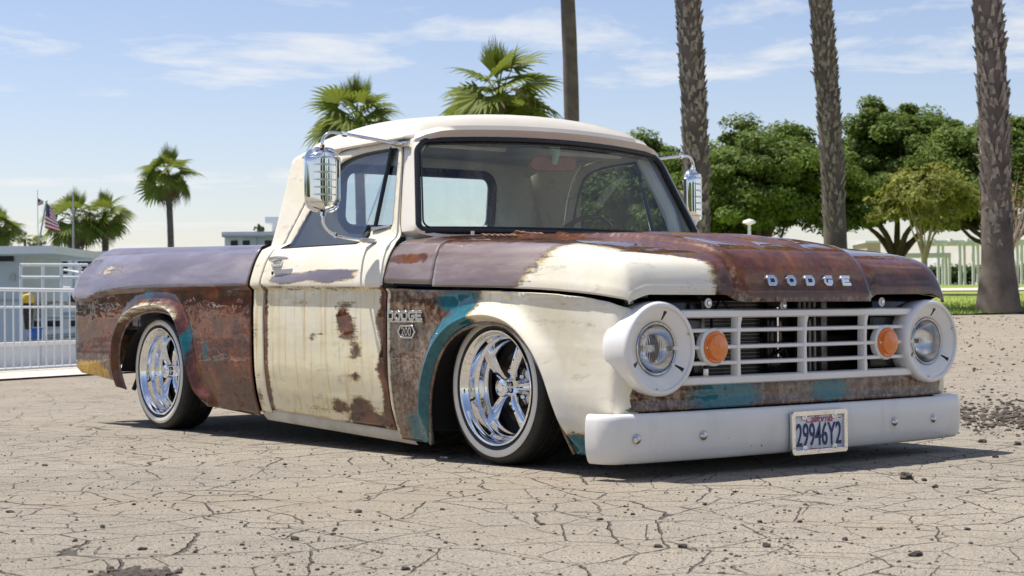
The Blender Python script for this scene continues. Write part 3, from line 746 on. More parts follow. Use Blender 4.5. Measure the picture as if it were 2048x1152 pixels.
# --- front fenders
arch_f = smooth_curve([(-.412, .063), (-.372, .16), (-.330, .30), (-.265, .43), (-.165, .515), (-.03, .560), (.10, .566), (.225, .536), (.328, .462), (.402, .365), (.455, .25), (.495, .15), (.522, .078)], 12)
arch_f = [tuple(p) for p in arch_f]
def fender_paint(x, y, z):
    q = np.stack([x, z], 1); d = dist_poly(arch_f, q, False); n = x * 0
    ang = np.arctan2(z - .25, x - .06)
    cream = np.clip((x - (-.03 + .30 * (z - .62))) * 4 + .5, 0, .97)
    cream = np.where(z < .5, np.clip((x - .2) * 5 + .5, 0, .97), cream)
    cream = np.where((x > .4), np.clip(np.minimum(cream, .5 + (z - .135 - .02 * np.sin(x * 25)) * 9), 0, .97), cream)
    cream = np.maximum(cream, np.clip(.5 + (-.640 - x) * 22, 0, .8) )
    teal = np.where(x < .25, np.maximum.reduce([.5 + (.105 - d) * 9, .98 * blob(x, z, -.13, .655, .19, .045), .9 * blob(x, z, -.44, .12, .14, .08)]), 0)
    teal = np.where(x > .4, np.where(z < .2, .85, 0), teal)
    return cream, np.clip(teal, 0, .95), n, np.where(x < .2, .62 + .1 * np.sin(x * 9 + z * 13), .0)
for s in (-1, 1):
    up = [(x, float(zc(x)) - .012) for x in np.linspace(.60, -.660, 50)]
    ol = [(.87, .60), (.80, .622), (.72, .645)] + up + [(-.664, .40), (-.660, .072)] + arch_f + [(.66, .072), (.74, .075), (.80, .09), (.87, .20)]
    rings = arch_rings(arch_f, (.005, .010, .016, .022, .028, .034, .040, .048, .058, .07, .085, .1, .13), 1)
    fe = panel('fender', ol, [], S(s)(arch_f, .050, .034, corner=(.745, .045)), M['paint'], TR, .018, rings, fender_paint, flip=(s > 0))
    MB().tube([(x, s * (float(side_y(x, z)) + .012), z) for x, z in arch_f], .007, 8).build('wheel_arch_lip', M['paint'], fe)
    # chrome name and number badge on the flank
    def flank(me, x, z, sc=1.0, par=fe, name='badge', off=.001):
        y0 = float(side_y(x, z)) + off
        frame_mesh(me, (x, s * y0, z), (1 if s < 0 else -1, 0, 0), (0, 0.0, 1))
        return obj(name, me, M['dull_chrome'], par)
    DT, SW = .042, .0105
    def LET(ch, W=.046, H=DT, t=SW):
        c = H * .28
        oct_ = lambda x0, x1, y0, y1, k: [(x0 + k, y0), (x1 - k, y0), (x1, y0 + k), (x1, y1 - k), (x1 - k, y1), (x0 + k, y1), (x0, y1 - k), (x0, y0 + k)]
        if ch == 'D':
            return [[(0, 0), (W - c, 0), (W, c), (W, H - c), (W - c, H), (0, H)], [(t, t), (t, H - t), (W - c - .002, H - t), (W - t, H - c - .001), (W - t, c + .001), (W - c - .002, t)]]
        if ch == 'O': return [oct_(0, W, 0, H, c), oct_(t, W - t, t, H - t, c * .55)[::-1]]
        if ch == 'G': return [[(c, 0), (W - c, 0), (W, c), (W, H * .56), (W * .48, H * .56), (W * .48, H * .56 - t * .8), (W - t, H * .56 - t * .8), (W - t, c * 1.05), (W - c * 1.05, t), (c * 1.1, t), (t, c * 1.1), (t, H - c * 1.1), (c * 1.1, H - t), (W, H - t), (W, H), (c, H), (0, H - c), (0, c)]]
        return [[(0, 0), (W, 0), (W, t), (t * 1.1, t), (t * 1.1, H / 2 - t * .45), (W * .85, H / 2 - t * .45), (W * .85, H / 2 + t * .45), (t * 1.1, H / 2 + t * .45), (t * 1.1, H - t), (W, H - t), (W, H), (0, H)]]
    def shift(ols, dx, dy): return [[(a + dx, b_ + dy) for a, b_ in o] for o in ols]
    for k, ch in enumerate('DODGE'):
        xx = (-.645 + k * .052) if s < 0 else (-.645 + (4 - k) * .052 + .046)
        me = flat_curve(LET(ch), .004, .0012); flank(me, xx, .578, name='badge_letter', off=.006)
    bar = flat_curve([[(0, 0), (.254, 0), (.254, .006), (0, .006)]], .003, .001); flank(bar, -.645 if s < 0 else -.391, .572, name='badge_bar', off=.004)
    hexo = [(0, .027), (.022, 0), (.108, 0), (.130, .027), (.108, .054), (.022, .054)]
    hexi = [(.008, .027), (.0255, .0055), (.1045, .0055), (.122, .027), (.1045, .0485), (.0255, .0485)][::-1]
    hx0 = -.572 if s < 0 else -.442
    bp = flank(flat_curve([hexo], .002, .001), hx0, .505, name='badge_plate', off=.003)
    bp.data.materials.clear(); bp.data.materials.append(M['brake'])
    flank(flat_curve([hexo, hexi], .004, .0012), hx0, .505, name='badge_rim', off=.005)
    tx = text_mesh('200', .050, .003, 0, .0004, 1.0); flank(tx, -.507, .531, name='badge_number', off=.007)

# --- big spaced letters on the nose
LETTERS = []
for k, ch in enumerate('DODGE'):
    yc = -.212 + k * .106
    me = flat_curve(shift(LET(ch, .048, .040, .0105), -.024, -.02), .007, .0015)
    zz = .722; 
    # nose surface position at this height
    xs_ = np.linspace(.70, float(XN(yc)), 300); zs_ = hood(xs_, xs_ * 0 + yc); i_ = int(np.argmin(np.abs(zs_ - zz))); xx = float(xs_[i_]) + .028
    frame_mesh(me, (xx + .008, yc, zz), (0, 1, 0), (-.30, 0, 1))
    obj('nose_letter', me, M['chrome'], HOOD)
    sh = flat_curve(shift(LET(ch, .050, .042, .0125), -.025, -.021), .004, .0); frame_mesh(sh, (xx - .002, yc, zz), (0, 1, 0), (-.30, 0, 1)); obj('letter_base', sh, M['gasket'], HOOD)

# --- grille moulding
GR = empty('grille', (0, 0, 0), TR)
def bar(name, pts, hh, dd, par, mat='white', bev=.004):
    """rectangular bar along pts in the y-z plane near x"""
    mb = MB(); rows = []
    for i, p in enumerate(pts):
        x, y, z = p; a = pts[max(i - 1, 0)]; b2 = pts[min(i + 1, len(pts) - 1)]
        t = Vector((0, b2[1] - a[1], b2[2] - a[2])).normalized(); nrm = Vector((0, -t.z, t.y)); h2 = hh[i] if hasattr(hh, '__len__') else hh
        c = Vector(p); rows.append([c + nrm * h2 / 2 * 1.0 + Vector((-dd, 0, 0)), c + nrm * h2 / 2 * .86, c + nrm * h2 * .30 + Vector((.006, 0, 0)), c - nrm * h2 * .30 + Vector((.006, 0, 0)), c - nrm * h2 / 2 * .86, c - nrm * h2 / 2 + Vector((-dd, 0, 0))])
    n0 = len(mb.v); mb.grid(rows, cv=True); m = len(rows)
    mb.f.append(tuple(range(n0, n0 + 6))); mb.f.append(tuple(n0 + (m - 1) * 6 + k for k in range(6)))
    return mb.build(name, M[mat], par, angle=50)
GX = .835
ys = np.linspace(-.70, .70, 15)
gx = lambda y: GX - .02 * (abs(y) / .7) ** 2
bar('top_rail', [(gx(y), y, .598) for y in ys], .034, .035, GR)
bar('bottom_rail', [(gx(y), y, .347) for y in ys], .036, .035, GR)
for z in (.535, .472, .412): bar('grille_bar', [(gx(y) - .006, y, z) for y in ys], .0185, .028, GR)
for y in (-.365, 0, .365):
    bar('grille_post', [(gx(y) - .004, y + .012, .595), (gx(y) - .004, y + .004, .56), (gx(y) - .004, y, .50), (gx(y) - .004, y, .44), (gx(y) - .004, y, .36)], [.034, .024, .021, .021, .026], .028, GR)
for s in (-1, 1):
    # turn signals
    c = (gx(.5) - .0, s * .495, .472)
    sg = MB().lathe([(.0, -.02), (.071, -.02), (.071, .004), (.064, .010), (.0, .010)], 'x', 40, c).build('turn_signal', M['white'], GR)
    MB().lathe([(.0605, .008), (.0605, .016), (.0575, .020), (.050, .019), (.046, .030), (.030, .0345), (.0, .036)], 'x', 40, c).build('amber_lens', M['amber'], sg)
    for k in (-1, 1): MB().lathe([(.0045, .018), (.0045, .023), (.0, .0245)], 'x', 10, (c[0], c[1] + k * .054, c[2])).build('lens_screw', M['chrome'], sg)
    # mounting ears
    MB().lathe([(.0, .0), (.017, .0), (.019, .006), (.011, .009), (.010, .005), (.0, .005)], 'x', 20, (.80, s * .50, .638)).build('mounting_ear', M['white'], GR)
    MB().lathe([(.0, .005), (.009, .005), (.0075, .011), (.0, .012)], 'x', 12, (.80, s * .50, .638)).build('bolt', M['chrome'], GR)
MB().lathe([(.0, .0), (.017, .0), (.019, .006), (.011, .009), (.010, .005), (.0, .005)], 'x', 20, (.81, -.10, .626)).build('mounting_ear', M['white'], GR)
MB().lathe([(.0, .005), (.009, .005), (.0075, .011), (.0, .012)], 'x', 12, (.81, -.10, .626)).build('bolt', M['chrome'], GR)
for y in (-.51, .40): MB().box(.78, .80, y - .014, y + .014, .362, .392).build('bracket', M['dull_chrome'], GR, bevel=.003)

# --- headlights
for s in (-1, 1):
    HL = empty('headlight', (0, 0, 0), TR); c = (0, s * .777, .472)
    MB().lathe([(.140, .68), (.163, .70), (.170, .72), (.1735, .76), (.175, .825), (.1735, .836), (.168, .8435), (.163, .846), (.1545, .8465), (.1525, .844), (.1515, .8365), (.147, .8355), (.126, .828), (.108, .818), (.1005, .814), (.0985, .806), (.098, .79)], 'x', 72, c).build('bezel', M['white'], HL, angle=60)
    MB().lathe([(.099, .800), (.0985, .815), (.095, .818), (.0905, .816), (.090, .80)], 'x', 56, c).build('retaining_ring', M['dull_chrome'], HL)
    MB().lathe([(.0905, .806), (.088, .8135), (.075, .822), (.055, .829), (.030, .833), (.0, .8345)], 'x', 56, c).build('lens', M['lens'], HL)
    MB().lathe([(.0905, .804), (.080, .780), (.060, .757), (.035, .741), (.012, .735), (.0, .735)], 'x', 56, c).build('reflector', M['reflector'], HL)
    MB().lathe([(.0, .785), (.013, .782), (.015, .765), (.010, .74)], 'x', 16, c).build('bulb', M['dull_chrome'], HL)
    for ang in (78, 205, 325):
        q = R(ang); e = Vector((0, math.cos(q), math.sin(q))); t_ = Vector((0, -math.sin(q), math.cos(q))); o_ = Vector(c)
        pts = [(.108, .003), (.140, .0075), (.140, -.0075), (.108, -.003)]
        v = [o_ + e * r_ + t_ * w_ + Vector((x_, 0, 0)) for (r_, w_) in pts for x_ in ((.8175 if r_ < .12 else .8345) + .0012, .80)]
        MB().add(v, [(0, 2, 4, 6), (0, 1, 3, 2), (2, 3, 5, 4), (4, 5, 7, 6), (6, 7, 1, 0)]).build('adjuster_slot', M['gasket'], HL, smooth=False)
    for ang in (20, 140, 262):
        q = R(ang); MB().lathe([(.0045, .83), (.0045, .8445), (.0, .8455)], 'x', 10, (0, c[1] + .150 * math.cos(q), c[2] + .150 * math.sin(q))).build('bezel_screw', M['dull_chrome'], HL)

# --- radiator and condenser seen through the grille
RD = empty('radiator', (0, 0, 0), TR)
MB().box(.60, .62, -.62, .62, .22, .70).build('core_backing', M['void'], RD)
for y0, y1 in ((-.40, -.08), (.13, .30)):
    MB().box(.655, .665, y0, y1, .30, .665).build('condenser_core', M['fins'], RD)
k = 0
for z in np.arange(.31, .66, .0145): MB().box(.6645, .668, -.40, -.08, z, z + .0022).build('condenser_fin', M['alu'], RD)
for y in (.145, .175, .205, .235): MB().tube([(.672, y, .32), (.672, y, .64)], .0085, 8).build('cooler_tube', M['alu'], RD)
MB().box(.66, .685, .265, .30, .30, .68).build('side_channel', M['alu'], RD, bevel=.003)
MB().box(.66, .685, -.435, -.40, .30, .68).build('side_channel', M['alu'], RD, bevel=.003)
MB().box(.67, .70, -.07, .02, .30, .68).build('latch_brace', M['gloss_black'], RD, bevel=.01)
MB().tube([(.705, -.02, .40), (.705, -.02, .62)], .009, 8).build('receiver_tube', M['chrome'], RD)
MB().tube([(.70, -.05, .42), (.73, -.01, .46), (.70, .04, .42)], .007, 8).build('hose', M['hose'], RD)
MB().tube([(.72, -.46, .36), (.74, -.42, .45), (.72, -.40, .58), (.70, -.33, .66), (.70, -.22, .55)], .006, 6).build('hose', M['hose'], RD)
MB().tube([(.72, .08, .60), (.74, .13, .57), (.72, .2, .62)], .006, 6).build('hose', M['hose'], RD)
for s in (-1, 1):
    MB().box(.66, .76, s * .62 - .14, s * .62 + .14, .30, .66).build('inner_panel', M['gloss_black'], RD, bevel=.02)
MB().grid([[(x, y, .655 - (x - .62) * .05) for y in np.linspace(-.86, .86, 8)] for x in (.56, .78)]).build('hood_latch_panel', M['gloss_black'], RD)

# --- valance and bumper
def val_paint(x, y, z):
    n = x * 0
    teal = np.maximum.reduce([blob(y, z, -.42, .29, .19, .06), .9 * blob(y, z, .16, .29, .13, .05), .52 * blob(y, z, -.02, .29, .07, .04)])
    return .75 * blob(y, z, -.90, .31, .03, .06), teal, n, n + .54
P = []
vy = np.linspace(-1, 1, 90)
for b_ in vy:
    y = b_ * .915; xo = .812 - .03 * abs(b_) ** 6
    P.append([(xo - .02, y, .345), (xo, y, .335), (xo + .004, y, .30), (xo + .002, y, .262), (xo + .006, y, .252), (xo + .004, y, .244), (xo - .02, y, .236), (xo - .03, y, .20)])
vm = MB().grid(P); vme = mesh(vm.v, [f[::-1] for f in vm.f], True, 50); set_paint(vme, np.array(vm.v), val_paint); obj('valance', vme, M['paint'], TR)
BX = pch([(0, .884), (.3, .882), (.6, .872), (.85, .848), (.95, .828)])
plan = [(float(BX(y)), y) for y in np.linspace(0, .955, 30)]
for k in range(1, 12):
    q = R(78 * k / 11); plan.append((float(BX(.955)) - .075 * (1 - math.cos(q)) - .015 * k / 11, .955 + .068 * math.sin(q)))
plan.append((plan[-1][0] - .05, plan[-1][1] + .004))
plan = [(x, -y) for x, y in plan[::-1]] + plan[1:]
P = []
for i, (x, y) in enumerate(plan):
    a = plan[max(i - 1, 0)]; b2 = plan[min(i + 1, len(plan) - 1)]; t = Vector((b2[0] - a[0], b2[1] - a[1])).normalized(); n = Vector((t.y, -t.x)); 
    row = []
    for o_, z in ((-.06, .236), (-.02, .240), (-.008, .2375), (-.001, .230), (.003, .215), (.0055, .18), (.006, .15), (.0045, .12), (.001, .092), (-.004, .078), (-.008, .068), (-.016, .060), (-.03, .058), (-.07, .060)):
        row.append((x + n.x * o_, y + n.y * o_, z))
    P.append(row)
BUM = MB().grid(P).build('front_bumper', M['bumper'], TR, angle=60)
for y in (-.905, -.605, .475, .745):
    x = float(BX(abs(y))); MB().lathe([(.018, .0), (.0178, .007), (.013, .012), (.006, .0145), (.0, .015)], 'x', 20, (x + .003, y, .150)).build('bumper_bolt', M['dull_chrome'], BUM)
LP = empty('license_plate', (.900, 0, .134), TR)
ty = R(-3)
def lp(me, x, y, z, mat, name): frame_mesh(me, (x, y, z), (0, 1, 0), (0, 0, 1)); return obj(name, me, mat, LP)
MB().box(-.004, .0, -.151, .151, -.076, .076).build('plate', M['plate'], LP, bevel=.001)
lp(flat_curve([rrect(-.158, .158, -.084, .082, .014), rrect(-.143, .143, -.068, .066, .006)[::-1]], .005, .002), .003, 0, 0, M['chrome'], 'plate_frame')
for y in (-.085, .085):
    for z, w_ in ((.061, .013), (-.063, .011)):
        lp(flat_curve([rrect(y - w_, y + w_, z - .010, z + .012, .006)], .003, .001), .003, 0, 0, M['chrome'], 'frame_tab')
        MB().lathe([(.006, .0), (.0055, .004), (.0, .006)], 'x', 12, (.007, y, z)).build('plate_screw', M['chrome'], LP)
t_ = text_mesh('29946Y2', .108, .0012, 0, .0006, 1.0)
xs_ = [v.co.x for v in t_.vertices]; k_ = .258 / (max(xs_) - min(xs_)); t_.transform(Matrix.Diagonal((k_, 1.16, 1, 1))); lp(t_, .002, 0, -.014, M['plate_blue'], 'plate_number')
t_ = text_mesh('California', .043, .0008, .32, -.0004, .95); lp(t_, .002, 0, .050, M['plate_red'], 'plate_state')
t_ = text_mesh('dmv.ca.gov', .021, .0008, 0, .0, 1.15); lp(t_, .002, 0, -.0665, M['plate_red'], 'plate_address')
for y in (-.122, .122): MB().box(.0, .0012, y - .016, y + .016, .036, .060).build('plate_sticker', M['plate'], LP)
MB().box(.001, .0022, .114, .128, .048, .052).build('plate_sticker_mark', M['plate_red'], LP)

# --- wheels
def make_wheel():
    W = empty('wheel')
    pr = [(.222, -.080), (.230, -.094), (.238, -.100), (.246, -.103), (.262, -.1055), (.278, -.104), (.290, -.100), (.299, -.093), (.305, -.083), (.3085, -.070)]
    for g in (-.040, .0, .040): pr += [(.3095, g - .006), (.302, g - .0045), (.302, g + .0045), (.3095, g + .006)]
    pr += [(.3085, .070), (.305, .083), (.299, .093), (.285, .102), (.262, .105), (.235, .098), (.222, .080)]
    MB().lathe(pr, 'y', 96).build('tyre', M['tyre'], W, angle=35)
    # lateral sipes cut as thin dark ribs between tread blocks
    sp = MB()
    for k in range(72):
        q = 2 * math.pi * k / 72
        for ya, yb, sk in ((-.088, -.047, .05), (.047, .088, -.05), (-.033, -.006, .03), (.006, .033, -.03)):
            v = []
            for y, qq in ((ya, q), (yb, q + sk)):
                rr = .3098 if abs(y) < .075 else .3040
                for dq in (-.0045, .0045): v.append((rr * math.cos(qq + dq) * 1.0012, y, rr * math.sin(qq + dq) * 1.0012))
            sp.add(v, [(0, 1, 3, 2)])
    so_ = sp.build('tread_sipes', M['void'], W, smooth=False); tag(so_, kind='stuff')
    MB().lathe([(.2475, -.1020), (.2485, -.1055), (.262, -.1072), (.2745, -.1060), (.2765, -.1025)], 'y', 96).build('whitewall', M['whitewall'], W, angle=60)
    MB().lathe([(.224, -.085), (.2315, -.098), (.2325, -.1015), (.2300, -.1045), (.2255, -.1045), (.2215, -.101), (.2170, -.090), (.2130, -.083), (.2090, -.080), (.2065, -.072), (.2050, -.050), (.2010, -.043), (.1960, -.040), (.1935, -.033), (.1925, -.010), (.1895, -.004), (.1850, .000), (.1830, .010), (.182, .06)], 'y', 96).build('rim', M['chrome'], W, angle=50)
    MB().lathe([(.183, .055), (.150, .06), (.0, .06)], 'y', 40).build('brake_backing', M['void'], W)
    MB().lathe([(.150, .050), (.150, .040), (.085, .040), (.080, .020), (.0, .020)], 'y', 40).build('brake_rotor', M['brake'], W, angle=30)
    for k in range(5):
        a = R(3 + 72 * k); er = Vector((math.cos(a), 0, math.sin(a))); et = Vector((-math.sin(a), 0, math.cos(a))); ey = Vector((0, 1, 0))
        rows = []
        for r_, w_, d_, th in ((.030, .013, -.022, .012), (.060, .0145, -.028, .014), (.10, .0185, -.026, .017), (.15, .0235, -.016, .018), (.176, .0275, -.008, .016), (.188, .032, -.002, .012)):
            c = er * r_ + ey * d_
            rows.append([c + et * w_ + ey * th, c + et * w_ * .80 + ey * th * .15, c + et * w_ * .30 - ey * th * .30, c - ey * th * .12, c - et * w_ * .30 - ey * th * .30, c - et * w_ * .80 + ey * th * .15, c - et * w_ + ey * th, c + ey * th * 1.1])
        MB().grid(rows, cv=True).build('spoke', M['chrome'], W, angle=50)
        # lug plate between spokes
        a2 = a + R(36); er2 = Vector((math.cos(a2), 0, math.sin(a2))); et2 = Vector((-math.sin(a2), 0, math.cos(a2)))
        v = [er2 * .030 + et2 * .018, er2 * .030 - et2 * .018, er2 * .088 - et2 * .030, er2 * .098, er2 * .088 + et2 * .030]
        MB().add([p + ey * .010 for p in v] + [p + ey * .020 for p in v], [(0, 1, 2, 3, 4), (9, 8, 7, 6, 5)] + [(i, (i + 1) % 5, 5 + (i + 1) % 5, 5 + i) for i in range(5)]).build('lug_plate', M['dull_chrome'], W, bevel=.003)
        c = er2 * .068; MB().lathe([(.011, .010), (.011, -.004), (.007, -.010), (.0, -.011)], 'y', 12, tuple(c)).build('lug_nut', M['chrome'], W)
    MB().lathe([(.044, .02), (.042, -.020), (.036, -.030), (.0345, -.052), (.0365, -.055), (.0375, -.062), (.035, -.070), (.026, -.0745), (.018, -.0755), (.0165, -.0735), (.0, -.0735)], 'y', 40).build('hub_cap', M['chrome'], W, angle=45)
    MB().lathe([(.0225, -.0745), (.0215, -.0765), (.020, -.0745)], 'y', 30).build('hub_ring', M['dull_chrome'], W)
    a = R(195); p = Vector((.2 * math.cos(a), -.058, .2 * math.sin(a))); MB().tube([p, p + Vector((.022, -.018, .006))], .0045, 8).build('valve_stem', M['gasket'], W)
    return W
WH = make_wheel()
for i, (x, y, rz) in enumerate(((0.005, -.802, 0), (-2.93, -.802, 0), (0.005, .802, math.pi), (-2.93, .802, math.pi))):
    o_ = WH if i == 0 else copy_tree(WH)
    o_.parent = TR; o_.location = (x, y, .309); o_.rotation_euler = (0, 0, rz)
# wheel housings, frame and floor
for xc, rr in ((.06, .46), (-2.86, .47)):
    for s in (-1, 1):
        P = []
        zl_ = .12 if xc > -1 else .30
        for k in range(17):
            q = R(-12 + 204 * k / 16); zz_ = max(zl_ if math.cos(q) < 0 else .14, .17 + rr * math.sin(q) * .9); P.append([(xc + rr * math.cos(q), s * .945, zz_), (xc + rr * math.cos(q), s * .58, zz_)])
        MB().grid(P).build('wheel_housing', M['void'], TR)
        MB().add([(p[1][0], s * .58, p[1][2]) for p in P], [tuple(range(len(P)))]).build('housing_wall', M['void'], TR, smooth=False)
MB().box(-3.75, .70, -.42, -.34, .16, .27).build('frame_rail', M['void'], TR); MB().box(-3.75, .70, .34, .42, .16, .27).build('frame_rail', M['void'], TR)
MB().box(-2.30, -.45, -.90, .90, .14, .20).build('floor_pan', M['void'], TR)
for x in (0.005, -2.93): MB().tube([(x, -.75, .30), (x, .75, .30)], .045, 10).build('axle', M['void'], TR)
for s in (-1, 1):   # rusty mud flap stay behind the rear wheel
    MB().tube([(-3.25, s * .90, .20), (-3.22, s * .86, .33), (-3.15, s * .85, .45)], .012, 6).build('fender_brace', M['void'], TR)
MB().box(.30, .60, -.45, .45, .14, .60).build('engine_bay', M['void'], TR)
MB().box(-.60, .62, -.80, .80, .50, .52).build('engine_bay_floor', M['void'], TR)

# --- mirrors on both doors
def make_mirror(s):
    MR = empty('side_mirror', (0, 0, 0), TR)
    cx, cy, cz = -.935, s * 1.115, 1.192
    ol = rrect(-.080, .080, -.138, .138, .058, 8)
    rows = []
    for sc, dx in ((1.0, -.012), (1.03, -.004), (1.03, .004), (.985, .008), (.95, .006), (.92, .012), (.80, .026), (.60, .036), (.3, .042), (.02, .043)):
        rows.append([(cx + dx, cy + u * (sc if sc > .9 else sc), cz + v * (sc if sc > .9 else (.93 * (sc * .25 + .75 * .92)))) for u, v in ol])
    rows2 = []
    for k, (sc, dx) in enumerate(((1.0, -.014), (1.035, -.004), (1.035, .004), (.985, .009), (.95, .007), (.92, .010))):
        rows2.append([(cx + dx, cy + u * sc, cz + v * sc) for u, v in ol])
    hb = MB(); hb.grid(rows2, cv=True); hb.f.append(tuple(range(len(ol))))
    hb.build('mirror_shell', M['chrome'], MR, angle=40)
    # fluted back: bowed across
    nb = 16; P = []
    for i in range(25):
        z = cz - .127 + .254 * i / 24; v = (z - cz) / .127; half = .0735 if abs(z - cz) < .08 else .0735 - .058 * (1 - math.sqrt(max(0, 1 - ((abs(z - cz) - .08) / .047) ** 2)))
        P.append([(cx + .010 + .034 * (1 - (abs(2 * j / nb - 1)) ** 2.2) * min(1, half / .05), cy + half * (2 * j / nb - 1), z) for j in range(nb + 1)])
    MB().grid(P).build('mirror_back', M['chrome'], MR, angle=60)
    for k in range(7):
        z = cz - .098 + k * .0325
        MB().tube([(cx + .012 + .034 * (1 - abs(t) ** 2.2), cy + .062 * t, z) for t in np.linspace(-1, 1, 12)], .0042, 6).build('mirror_rib', M['dull_chrome'], MR)  # duller chrome on the ribs stands in for their shadow lines
    MB().add([(cx - .0145, cy + u * .97, cz + v * .97) for u, v in ol], [tuple(range(len(ol)))]).build('mirror_glass', M['chrome'], MR, smooth=False)
    Mx = Matrix.Translation((cx, cy, cz)) @ Matrix.Rotation(R(-12 if s < 0 else 24), 4, 'Z') @ Matrix.Translation((-cx, -cy, -cz))
    for ch in MR.children: ch.data.transform(Mx)
    # upper and lower arms
    up = smooth_curve([(cx + .005, cy, cz + .14), (cx + .005, cy, cz + .175), (cx + .01, cy - s * .03, cz + .205), (cx + .02, cy - s * .09, cz + .205), (cx + .05, s * .87, cz + .185), (cx + .08, s * .775, cz + .168)], 6)
    MB().tube(up, .0075, 10).build('mirror_arm', M['chrome'], MR)
    lo = smooth_curve([(cx + .005, cy, cz - .14), (cx + .005, cy, cz - .19), (cx + .012, cy - s * .03, cz - .228), (cx + .02, cy - s * .08, cz - .245), (cx + .04, s * .93, cz - .262)], 6)
    MB().tube(lo, .0075, 10).build('mirror_arm', M['chrome'], MR)
    for p, q_ in ((up[0], up[3]), (lo[0], lo[3])): MB().tube([p, p + (q_ - p) * .8], .0125, 8).build('mirror_nut', M['chrome'], MR)
    for c_ in (up, lo):
        m_ = len(c_) * 6 // 10; MB().tube([c_[m_], c_[m_ + 1]], .0125, 6).build('arm_collar', M['chrome'], MR)
    MB().tube([up[-4], up[-1], up[-1] + np.array((.03, -s * .01, -.004))], [.006, .012, .008], 8).build('mirror_bracket', M['dull_chrome'], MR)
    MB().tube([lo[-3], lo[-1], lo[-1] + np.array((.05, -s * .03, -.004))], [.006, .013, .010], 8).build('mirror_bracket', M['dull_chrome'], MR)
    x_ = up[-1][0]; MB().box(x_ - .01, x_ + .06, s * .758 - .008, s * .758 + .008, up[-1][2] - .014, up[-1][2] + .010).build('bracket_foot', M['dull_chrome'], MR, bevel=.004)
for s in (-1, 1): make_mirror(s)

# --- interior
MB().grid([[(x, y, .945 + .012 * (1 - (y / .8) ** 2) - (max(0, -.86 - x)) * .8 + .035 * math.exp(-((y - .40) / .22) ** 2) * (x < -.70)) for y in np.linspace(-.80, .80, 24)] for x in np.linspace(-.62, -.98, 8)]).build('dashboard', M['interior'], TR)
sw = MB(); cen = Vector((-1.03, .43, .895)); ax = Vector((-.86, 0, .5)).normalized(); e1 = Vector((0, 1, 0)); e2 = ax.cross(e1)
sw.tube([cen + (e1 * math.cos(q) + e2 * math.sin(q)) * .205 for q in np.linspace(0, 2 * math.pi, 40, endpoint=False)], .012, 8, closed=True)
SWo = sw.build('steering_wheel', M['gloss_black'], TR)
for q in (.2, 2.3, 4.4): MB().tube([cen - ax * .03, cen + (e1 * math.cos(q) + e2 * math.sin(q)) * .20], .008, 6).build('steering_spoke', M['gloss_black'], SWo)
MB().tube([cen + ax * .0, cen - ax * .35], .03, 8).build('steering_column', M['interior'], TR)
MB().box(-1.74, -1.30, -.72, .72, .45, .58).build('seat_cushion', M['leather'], TR, bevel=.03)
MB().box(-1.79, -1.66, -.72, .72, .55, .93).build('seat_back', M['leather'], TR, bevel=.03)
RV = empty('rear_view_mirror', (0, 0, 0), TR)
rc = Vector((-.80, .07, 1.305))
me = flat_curve([rrect(-.115, .115, -.030, .030, .029, 6)], .008, .004); frame_mesh(me, rc, (0.25, 1, 0), (0, 0, 1)); obj('mirror_case', me, M['brown_back'], RV)
MB().tube([rc + Vector((.01, 0, 0)), rc + Vector((.03, 0, .05)), rc + Vector((.01, 0, .095))], [.016, .018, .034], 8).build('mirror_stalk', M['mint'], RV)
for s in (-1, 1):
    me = flat_curve([rrect(-.22, .22, -.06, .06, .03, 5)], .006, .003); frame_mesh(me, (-.93, s * .36, 1.372), (0, 1, 0), (.9, 0, -.1)); obj('sun_visor', me, M['headliner'], TR)
# ------------------------------------------------------------------ setting
FH = Vector((FW.x, FW.y, 0)).normalized(); RH = Vector((FH.y, -FH.x, 0))
def ts(x, y):
    dx = np.asarray(x, float) - CAM.x; dy = np.asarray(y, float) - CAM.y
    return dx * FH.x + dy * FH.y, dx * RH.x + dy * RH.y
def wp(t, s, z=0.0):
    p = CAM + FH * t + RH * s; return Vector((p.x, p.y, z))
def gz(x, y):
    t, s = ts(x, y)
    k = .47 * sst(9, 28, t) + 1.08 * sst(27, 82, t) + .27 * sst(80, 105, t)
    h = k * sst(0.5, 7.0, s)
    # the basin behind the railing lies lower
    d = (t - (17.9 + (s + 5.6) * 2.6))
    h = h - 1.3 * sst(1.2, 2.2, d) * sst(-1.0, -3.0, s)
    return h
def gp(t, s, dz=0.0):
    p = wp(t, s); p.z = float(gz(p.x, p.y)) + dz; return p
def at(px, t, dz=0.0):            # a bearing (in 2048-wide pixels) and a distance -> a place on the ground
    return gp(t, (px - 1024) / 3421.0 * t, dz)
def zpx(py, t, px=1024): return .62 + ((629.6 - .0093 * px) - py) / 3421.0 * t

